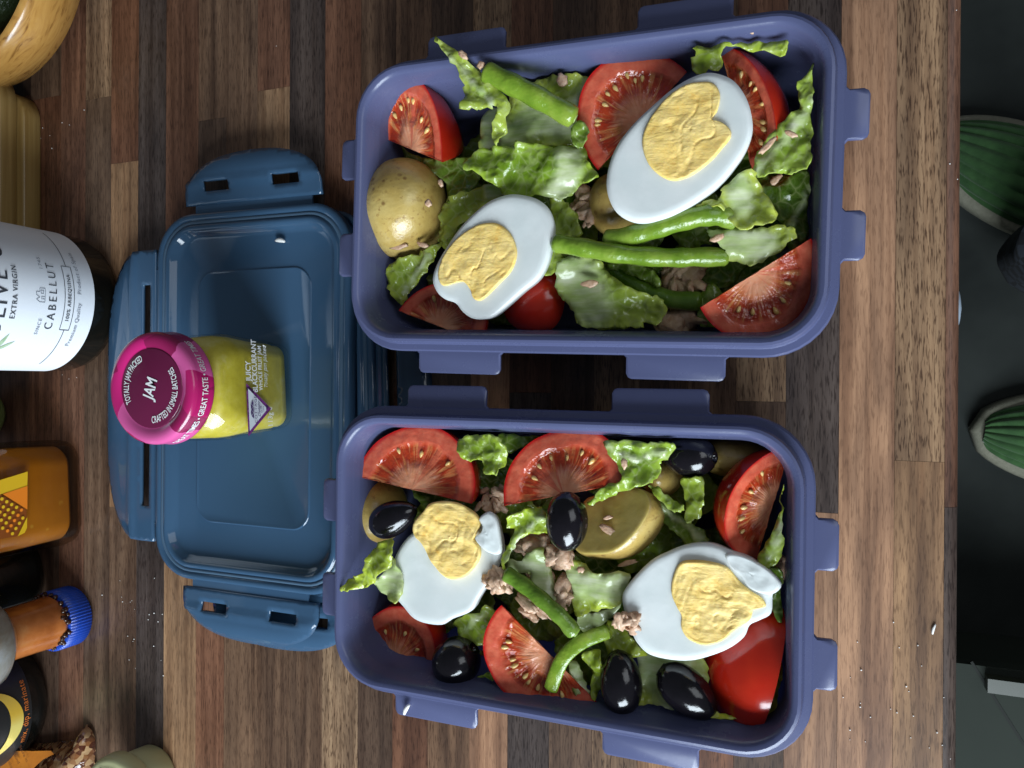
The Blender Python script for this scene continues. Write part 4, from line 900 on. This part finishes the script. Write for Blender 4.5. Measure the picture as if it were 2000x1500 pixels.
wedge((745, 268, .043), (864, 317, .046), (800, 148, .050), 'tomato wedge in the box corner next to the whole potato', 75, sd=1, pole=.8)
wedge((1168, 332, .046), (1342, 140, .046), (1158, 140, .049), 'round tomato slice half hidden by the larger egg half', 60, sd=2, seeds=8)
wedge((1405, 92, .044), (1470, 338, .044), (1509, 205, .056), 'tomato wedge with glossy skin behind the larger egg half', 75, sd=3, seeds=7)
wedge((1368, 600, .054), (1584, 465, .050), (1527, 650, .047), 'tomato wedge with pale core in the corner by the worktop edge', 60, sd=4, seeds=5)
wedge((778, 607, .043), (936, 668, .040), (905, 555, .041), 'dull red tomato wedge under the smaller egg half', 80, sd=5, seeds=3, dent=.0006)
wedge_up((1050, 528, .030), (1056, 652, .030), .0160, 'tomato piece with wet skin upward beside smaller egg half', 150, 120, 1)

egg([(1381, 141), (1412, 146), (1436, 160), (1456, 188), (1467, 222), (1468, 258), (1452, 298), (1425, 335), (1400, 362), (1370, 385), (1335, 408), (1300, 424), (1265, 433), (1235, 432), (1205, 416), (1188, 385), (1184, 352), (1192, 312), (1210, 275), (1240, 238), (1275, 205), (1310, 175), (1345, 153)],
    [(1288, 204), (1312, 180), (1342, 163), (1369, 158), (1390, 160), (1403, 174), (1406, 192), (1400, 216), (1390, 232), (1408, 237), (1425, 251), (1427, 267), (1411, 288), (1390, 312), (1360, 336), (1336, 348), (1312, 352), (1288, 342), (1267, 321), (1255, 291), (1255, 264), (1267, 234)], .061, 'larger neat egg half with notched yolk leaning on round tomato slice')
egg([(1008, 379), (1045, 387), (1068, 405), (1079, 434), (1076, 470), (1068, 509), (1050, 543), (1019, 569), (990, 595), (962, 618), (941, 623), (920, 621), (902, 608), (889, 592), (868, 584), (852, 569), (844, 545), (852, 517), (868, 488), (894, 449), (920, 421), (951, 395), (982, 382)],
    [(920, 444), (941, 436), (967, 435), (988, 447), (1001, 465), (1008, 488), (1006, 509), (995, 532), (972, 556), (951, 577), (936, 587), (923, 582), (917, 566), (904, 550), (886, 553), (865, 558), (855, 545), (855, 525), (865, 499), (889, 467)], .056, 'smaller neat egg half with off centre yolk beside whole potato', depth=.017)
blob('potato', 793, 410, .037, 82, 97, .021, M['potato'], 'whole small potato with browned skin in box corner', 'potato', 'boiled new potatoes', sd=1)
blob('potato', 1200, 402, .034, 50, 62, .014, M['potato'], 'potato peeping out under the larger egg half', 'potato', 'boiled new potatoes', sd=2)
bean([(948, 141, .060), (1000, 165, .059), (1060, 196, .056), (1124, 232, .052)], 23, 'short thick green bean lying on the pale ribbed leaf', (1.2, 1.15, 1.1))
bean([(1180, 470, .051), (1240, 459, .053), (1300, 440, .055), (1360, 424, .055), (1405, 421, .053), (1440, 432, .050)], 20, 'curved green bean beneath the larger egg half', (1.05, 1.05, 1))
bean([(1078, 474, .055), (1140, 484, .055), (1210, 496, .054), (1300, 503, .052), (1360, 502, .050), (1425, 502, .047)], 19, 'long straight green bean beside the smaller egg half', (1.05, 1.05, 1))
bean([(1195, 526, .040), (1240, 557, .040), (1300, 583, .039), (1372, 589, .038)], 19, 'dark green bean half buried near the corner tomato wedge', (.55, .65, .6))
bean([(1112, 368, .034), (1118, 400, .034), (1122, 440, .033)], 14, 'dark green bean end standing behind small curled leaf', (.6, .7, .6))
tuna(1144, 412, .040, 14, 34, 'pink tuna strand between curled leaf and hidden potato', 8, 1)
tuna(1332, 545, .036, 34, 24, 'tuna chunks beneath the long green bean', 12, 2, .0045)
tuna(1338, 630, .034, 36, 24, 'pale tuna lump against the long rim', 6, 3, .006)
for k, (x, y, z, w, h, a) in enumerate(((1152, 555, .0498, 20, 9, 0), (1098, 158, .0495, 14, 17, 0), (905, 108, .0655, 16, 8, -40), (940, 128, .0625, 11, 9, 20), (735, 438, .050, 14, 6, 30), (780, 482, .0470, 26, 7, 8), (826, 478, .0455, 16, 7, -15), (862, 358, .0485, 6, 14, 20), (714, 402, .045, 5, 12, 10), (838, 398, .0563, 9, 10, 0), (1400, 465, .0525, 18, 7, 20), (1515, 352, .0475, 16, 8, 40), (1500, 285, .0585, 24, 7, 45), (1545, 262, .0570, 14, 6, -30), (1468, 64, .0555, 9, 4, 0))):
    flakes(x, y, z, w, h, ['tuna flake on the big pale lettuce leaf', 'tuna flake beside the short green bean', 'tuna flake at the tip of the leaf over the rim', 'tuna flake halfway down the leaf over the rim', 'tuna splinter on the side of the whole potato', 'tuna flakes smeared on the lower side of whole potato', 'tuna scrap below the whole potato crown', 'tuna flake between whole potato and dark leaf', 'tuna flake between whole potato and box wall', 'tuna flake on top of the whole potato', 'tuna flake on the pale translucent leaf', 'tuna flake under the oily light leaf', 'long tuna flake on the oily light leaf', 'small tuna flake on the oily light leaf', 'tiny tuna flake stuck inside the box wall'][k], a, k)

# ------------------------------------------------------------ salad in the lower box
fillers(lower, 32, 'crumpled green romaine piece at the bottom of the box with olives', G2, 5)
leaf([(668, 1151), (686, 1130), (711, 1116), (722, 1091), (729, 1080), (744, 1057), (768, 1055), (774, 1086), (770, 1100), (748, 1122), (725, 1143), (686, 1151)], .059, 'lettuce tip reaching over the rim beside torn egg half', None, 0, (1.35, 1.25, 1.0), curl=.003)
leaf([(732, 1140), (752, 1115), (772, 1090), (790, 1130), (785, 1170), (762, 1168)], .052, 'white lettuce rib scrap beside torn egg half', [(745, 1135), (775, 1130)], 40, T3)
leaf([(919, 833), (942, 836), (978, 842), (991, 886), (976, 922), (965, 928), (945, 912), (937, 896), (911, 897), (896, 865), (908, 852)], .053, 'bright curled lettuce leaf between two tomato wedges at the rim', None, 0, (1, 1.05, .8), curl=.004, wave=.003)
leaf([(975, 843), (1030, 833), (1048, 850), (1010, 880), (985, 882)], .044, 'flat dark lettuce leaf behind the crescent tomato wedge', None, 0, T2)
leaf([(1180, 862), (1222, 848), (1267, 849), (1297, 851), (1318, 859), (1305, 893), (1293, 898), (1286, 931), (1262, 947), (1224, 958), (1152, 986), (1150, 975), (1190, 945), (1215, 930)], .052, 'veined green lettuce leaf next to the pitted olive', [(1190, 870), (1240, 900), (1300, 880)], 5, (.95, 1.05, .9))
leaf([(1267, 947), (1294, 958), (1319, 982), (1339, 990), (1330, 1001), (1300, 988), (1278, 966)], .050, 'thin lettuce strip beside the cut potato', None, 0, (.95, 1, .8))
leaf([(1278, 970), (1316, 998), (1356, 1025), (1386, 1055), (1345, 1066), (1316, 1040), (1290, 1010)], .043, 'long dark lettuce leaf between cut potato and tomato', [(1290, 985), (1370, 1050)], 6, T2)
leaf([(1330, 936), (1365, 931), (1373, 939), (1375, 966), (1372, 1001), (1356, 1021), (1338, 1015), (1340, 982)], .048, 'upright lettuce piece below the pitted olive', None, 0, (1, 1, .85))
leaf([(1551, 947), (1552, 993), (1545, 1052), (1532, 1087), (1500, 1108), (1478, 1096), (1497, 1060), (1521, 1006), (1535, 966)], .053, 'green lettuce leaf squeezed behind tomato at the box end', [(1545, 990), (1500, 1090)], 5, (1.05, 1.1, .8))
leaf([(999, 1005), (1059, 990), (1073, 1039), (1036, 1044), (1015, 1055), (994, 1086), (984, 1114), (978, 1096), (986, 1073), (1004, 1039), (991, 1026)], .054, 'vivid lettuce leaf under the olive beside crescent tomato', [(1065, 1005), (1020, 1040), (990, 1095)], 4, (1.25, 1.25, .75))
leaf([(994, 1096), (1020, 1091), (1056, 1066), (1072, 1100), (1090, 1165), (1064, 1178), (1036, 1122), (1002, 1118)], .050, 'white lettuce rib chunk among the tuna', [(1010, 1105), (1050, 1090), (1070, 1160)], 26, T3, blister=.0004)
leaf([(1108, 1095), (1170, 1114), (1228, 1119), (1214, 1175), (1156, 1196), (1125, 1202), (1117, 1150)], .050, 'pale lettuce rib piece below the cut potato', [(1118, 1140), (1222, 1140)], 30, (1.25, 1.15, .9), blister=.0004)
leaf([(1130, 1200), (1180, 1190), (1215, 1180), (1170, 1225), (1140, 1235)], .042, 'white lettuce rib end under the pale rib piece', [(1130, 1210), (1210, 1190)], 30, T3, blister=.0003)
leaf([(890, 1209), (932, 1196), (949, 1182), (968, 1206), (957, 1248), (932, 1256), (896, 1242)], .044, 'green lettuce leaf between torn egg half and olive', [(940, 1200), (900, 1240)], 4, (1.1, 1.1, .85))
leaf([(930, 1338), (966, 1318), (988, 1346), (1024, 1371), (977, 1396), (960, 1377)], .050, 'dark veined lettuce leaf hanging on the long rim', None, 0, (.75, .95, .6))
leaf([(1114, 1290), (1134, 1300), (1146, 1340), (1162, 1374), (1140, 1372), (1126, 1350)], .048, 'thin pale lettuce stem across the tomato slice', [(1122, 1300), (1150, 1370)], 14, T3)
leaf([(1140, 1275), (1170, 1270), (1178, 1310), (1165, 1370), (1152, 1340), (1156, 1310)], .049, 'twisted lettuce strip beside the upright olive', None, 0, (1.25, 1.25, .8), curl=.003)
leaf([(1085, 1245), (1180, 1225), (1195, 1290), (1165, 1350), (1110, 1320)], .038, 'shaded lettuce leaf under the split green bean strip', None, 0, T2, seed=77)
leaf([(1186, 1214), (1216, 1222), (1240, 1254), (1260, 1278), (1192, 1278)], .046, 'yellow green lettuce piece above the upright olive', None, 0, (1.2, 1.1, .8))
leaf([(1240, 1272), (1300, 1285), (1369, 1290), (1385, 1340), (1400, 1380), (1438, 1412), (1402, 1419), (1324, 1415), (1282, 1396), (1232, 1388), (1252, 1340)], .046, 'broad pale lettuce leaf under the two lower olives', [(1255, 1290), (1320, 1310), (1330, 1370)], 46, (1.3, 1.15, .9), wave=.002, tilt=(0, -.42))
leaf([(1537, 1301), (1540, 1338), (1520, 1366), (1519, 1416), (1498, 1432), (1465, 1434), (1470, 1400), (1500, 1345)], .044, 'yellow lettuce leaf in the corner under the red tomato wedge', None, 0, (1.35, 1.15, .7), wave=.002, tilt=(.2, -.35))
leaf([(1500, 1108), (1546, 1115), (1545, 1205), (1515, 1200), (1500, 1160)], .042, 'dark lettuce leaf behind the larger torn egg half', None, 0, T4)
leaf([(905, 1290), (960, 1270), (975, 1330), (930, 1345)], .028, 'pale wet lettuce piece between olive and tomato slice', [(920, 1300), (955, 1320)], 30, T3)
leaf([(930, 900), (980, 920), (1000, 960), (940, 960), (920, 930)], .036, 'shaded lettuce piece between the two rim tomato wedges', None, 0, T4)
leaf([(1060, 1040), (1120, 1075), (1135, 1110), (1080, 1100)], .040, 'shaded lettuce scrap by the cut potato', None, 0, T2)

wedge((694, 930, .048), (921, 984, .050), (842, 833, .047), 'tomato wedge with split core at the box end', 70, sd=6, seeds=3, dent=.0008)
wedge((984, 988, .054), (1222, 944, .052), (1092, 841, .050), 'crescent tomato wedge with wet gel beneath an olive', 62, sd=7, seeds=6, pole=.85)
wedge((1543, 878, .042), (1478, 1096, .044), (1420, 985, .057), 'tomato wedge standing on edge near the pitted olive', 78, sd=8, seeds=5)
wedge((693, 1266, .036), (846, 1335, .036), (800, 1188, .043), 'tomato wedge beside the round olive in the box corner', 70, sd=9, seeds=3)
wedge((980, 1182, .055), (1166, 1372, .050), (980, 1348, .054), 'seedy tomato slice leaning on the long rim', 60, sd=10, seeds=9)
wedge_up((1534, 1190, .034), (1462, 1440, .028), .0235, 'deep red tomato wedge skin up beside larger torn egg half', 98, 95, 1, pw=1.15)

egg([(802, 1044), (781, 1068), (766, 1101), (763, 1133), (770, 1164), (787, 1186), (804, 1206), (826, 1217), (862, 1221), (884, 1209), (918, 1195), (932, 1172), (955, 1136), (964, 1115), (977, 1081), (972, 1039), (962, 1010), (945, 1004), (925, 1018), (880, 1022), (830, 1030)],
    [(864, 979), (890, 982), (911, 992), (929, 1005), (937, 1023), (929, 1042), (924, 1055), (934, 1070), (937, 1086), (929, 1104), (911, 1125), (885, 1133), (864, 1125), (846, 1104), (833, 1083), (822, 1062), (809, 1049), (804, 1034), (809, 1016), (825, 1000), (838, 984)], .052, 'torn egg half whose yolk bulges past the white', dy=.003, rough=.0011,
    flap=[([(935, 1012), (952, 1000), (967, 1012), (974, 1045), (976, 1082), (955, 1082), (940, 1070), (926, 1052), (938, 1040), (942, 1025)], .0042)])
egg([(1215, 1167), (1223, 1147), (1246, 1119), (1274, 1094), (1302, 1080), (1335, 1067), (1370, 1062), (1397, 1065), (1432, 1079), (1462, 1090), (1486, 1104), (1503, 1116), (1526, 1144), (1509, 1162), (1506, 1198), (1484, 1212), (1464, 1222), (1453, 1245), (1422, 1268), (1380, 1284), (1346, 1291), (1307, 1289), (1268, 1279), (1246, 1259), (1234, 1237), (1220, 1198)],
    [(1327, 1100), (1352, 1094), (1386, 1097), (1419, 1108), (1444, 1136), (1467, 1156), (1489, 1170), (1495, 1186), (1472, 1192), (1464, 1212), (1436, 1231), (1408, 1254), (1377, 1261), (1346, 1251), (1330, 1228), (1330, 1203), (1321, 1186), (1311, 1161), (1313, 1130)], .055, 'larger torn egg half with broken white flap by box end', dy=.0012, rough=.0011,
    flap=[([(1416, 1084), (1440, 1083), (1470, 1095), (1503, 1116), (1526, 1144), (1509, 1162), (1482, 1158), (1460, 1146), (1446, 1124), (1424, 1106)], .0030)])
dome('potato', [(1130, 985), (1154, 972), (1208, 953), (1251, 956), (1270, 973), (1270, 1001), (1243, 1042), (1205, 1072), (1160, 1080), (1124, 1075), (1108, 1030)], .050, .020, M['potato_cut'], bulge=.14, tilt=(.42, -.42), rough=.0002, label='cut potato with flat yellow face beside olive', cat='potato', group='boiled new potatoes', edge=.0004)
po = COL.objects[-1]; po.data.materials.append(M['potato'])
npt = 44; [setattr(p, 'material_index', 1) for p in po.data.polygons if npt*14 <= p.index < npt*22]
blob('potato', 745, 998, .032, 42, 62, .016, M['potato'], 'potato under the tapered olive at the box end', 'potato', 'boiled new potatoes', sd=4)
blob('potato', 1292, 928, .030, 40, 42, .014, M['potato'], 'shaded potato below the pitted olive', 'potato', 'boiled new potatoes', sd=5)
blob('potato', 1432, 890, .026, 72, 40, .016, M['potato'], 'brown potato in the corner behind standing tomato wedge', 'potato', 'boiled new potatoes', sd=6)
olive(768, 1012, .050, (-1, .45), 104, 80, 'tapered black olive between tomato with split core and torn egg', 1.6, sd=1)
olive(1107, 1018, .060, (0, -1), 114, 87, 'black olive resting on crescent tomato wedge and cut potato', .3, sd=2)
olive(1347, 890, .044, (1, .05), 106, 84, 'black olive with open pit hole by the long rim', 0, .35, sd=3)
olive(891, 1291, .046, (.8, -.6), 100, 93, 'round black olive beside the corner tomato wedge', 0, sd=4)
olive(1213, 1333, .050, (.1, 1), 122, 88, 'upright black olive beside twisted lettuce strip', .7, sd=5)
olive(1341, 1350, .049, (-.75, -.62), 130, 92, 'black olive touching the deep red tomato wedge', .8, sd=6)
bean([(985, 1118, .055), (1022, 1142, .055), (1064, 1176, .056), (1100, 1210, .056), (1124, 1240, .055)], 17, 'dark green bean lying across tuna near torn egg half', (.75, .85, .85), .8)
bean([(1190, 1232, .050), (1134, 1255, .055), (1097, 1290, .057), (1074, 1350, .054)], 15, 'split green bean strip curling over the seedy tomato slice', (1.3, 1.25, 1.1), .35, .0)
for k, (x, y, z, rx, ry, n, s) in enumerate(((958, 975, .044, 30, 26, 8, .0036), (1030, 1062, .047, 30, 20, 8, .0046), (1092, 1085, .050, 16, 20, 6, .0042), (970, 1137, .054, 18, 18, 7, .0040), (1042, 1190, .050, 30, 14, 7, .0040), (1100, 1160, .050, 18, 26, 9, .0042), (1226, 1214, .0565, 20, 20, 9, .0032), (1528, 1105, .036, 18, 14, 4, .005), (1060, 1130, .046, 20, 30, 8, .004), (1165, 1385, .044, 8, 14, 3, .003), (700, 902, .047, 6, 9, 2, .0028))):
    tuna(x, y, z, rx, ry, ['tuna crumbs between tomato wedges in the box with olives', 'tuna lump under the vivid lettuce leaf', 'tuna chunk touching olive and cut potato', 'pink tuna flake at the tip of dark green bean', 'tuna pieces between dark bean and seedy tomato slice', 'tuna chunks beside the pale rib piece', 'tuna clump on the edge of the larger torn egg half', 'tuna piece in the gap at the box end', 'tuna bits along the white rib chunk', 'tuna shred next to the upright olive', 'tuna bit on the tip of tomato with split core'][k], n, 20+k, s)
for k, (x, y, z, w, h, a) in enumerate(((1190, 1035, .0515, 26, 9, -30), (1238, 1015, .0515, 12, 7, 20), (1188, 1010, .052, 12, 5, 10), (1225, 1100, .046, 26, 6, 20), (1220, 905, .0545, 8, 13, 0), (1135, 1112, .0525, 10, 8, 0), (972, 1230, .0518, 10, 20, -35))):
    flakes(x, y, z, w, h, ['large tuna flake on the cut potato face', 'small pale tuna flake on the cut potato face', 'faint tuna flake at the middle of cut potato face', 'tuna smear on the side of the cut potato', 'tuna flake on the veined lettuce leaf', 'tuna flake on the pale rib piece', 'pale flake on the corner of the seedy tomato slice'][k], a, 40+k)

# ------------------------------------------------------------ crumbs on the worktop and lid
parts = []; rr = random.Random(11)
spots = [(76, 136), (165, 215), (122, 240), (136, 244), (80, 270), (98, 265), (102, 290), (84, 250), (122, 732), (150, 737), (135, 740), (263, 1190), (240, 1175), (258, 1173), (250, 1242), (302, 1129), (265, 1305), (290, 1210), (1868, 20), (1745, 1215), (1870, 350), (1855, 320), (1775, 1350), (1800, 1300), (1680, 1380), (1660, 1425), (1690, 1448), (1830, 1430), (1815, 1460), (1840, 1455), (1640, 375), (1700, 1400), (540, 90), (1770, 1340)] + [(rr.uniform(1640, 1860), rr.uniform(1250, 1490)) for k in range(14)] + [(rr.uniform(200, 320), rr.uniform(1120, 1320)) for k in range(14)]
for x, y in spots:
    s = rr.uniform(.00018, .00042); parts.append(lathe([(s*.2, 0), (s, s*.5), (s*.7, s*1.2), (s*.1, s*1.5)], P(x, y, .0001), 6))
mk('crumbs', *merge(parts), M['crumb'], label='white crumbs and salt grains scattered on the walnut worktop', cat='crumbs', kind='stuff')
def shred(px, py, z, ln, wd, ang, label):
    c = P(px, py, z); V, F = tube([c + Vector((*rot2((ln*(t-.5), wd*.25*math.sin(3*t)), R(ang)), wd*.5)) for t in [k/6 for k in range(7)]], lambda t: wd*.5*(.5+math.sin(math.pi*min(1, max(0, t)))*.5), 8)
    mk('crumb', V, F, M['crumb'], label=label, cat='crumb')
shred(550, 472, .0115, .0058, .0024, -10, 'white food scrap lying on the upper blue lid'); shred(1824, 1228, .0, .0042, .0011, 75, 'white rice like scrap near the front edge of the worktop'); shred(797, 1384, .0545, .0052, .0020, 60, 'white food scrap on a lock tab of the box with olives')
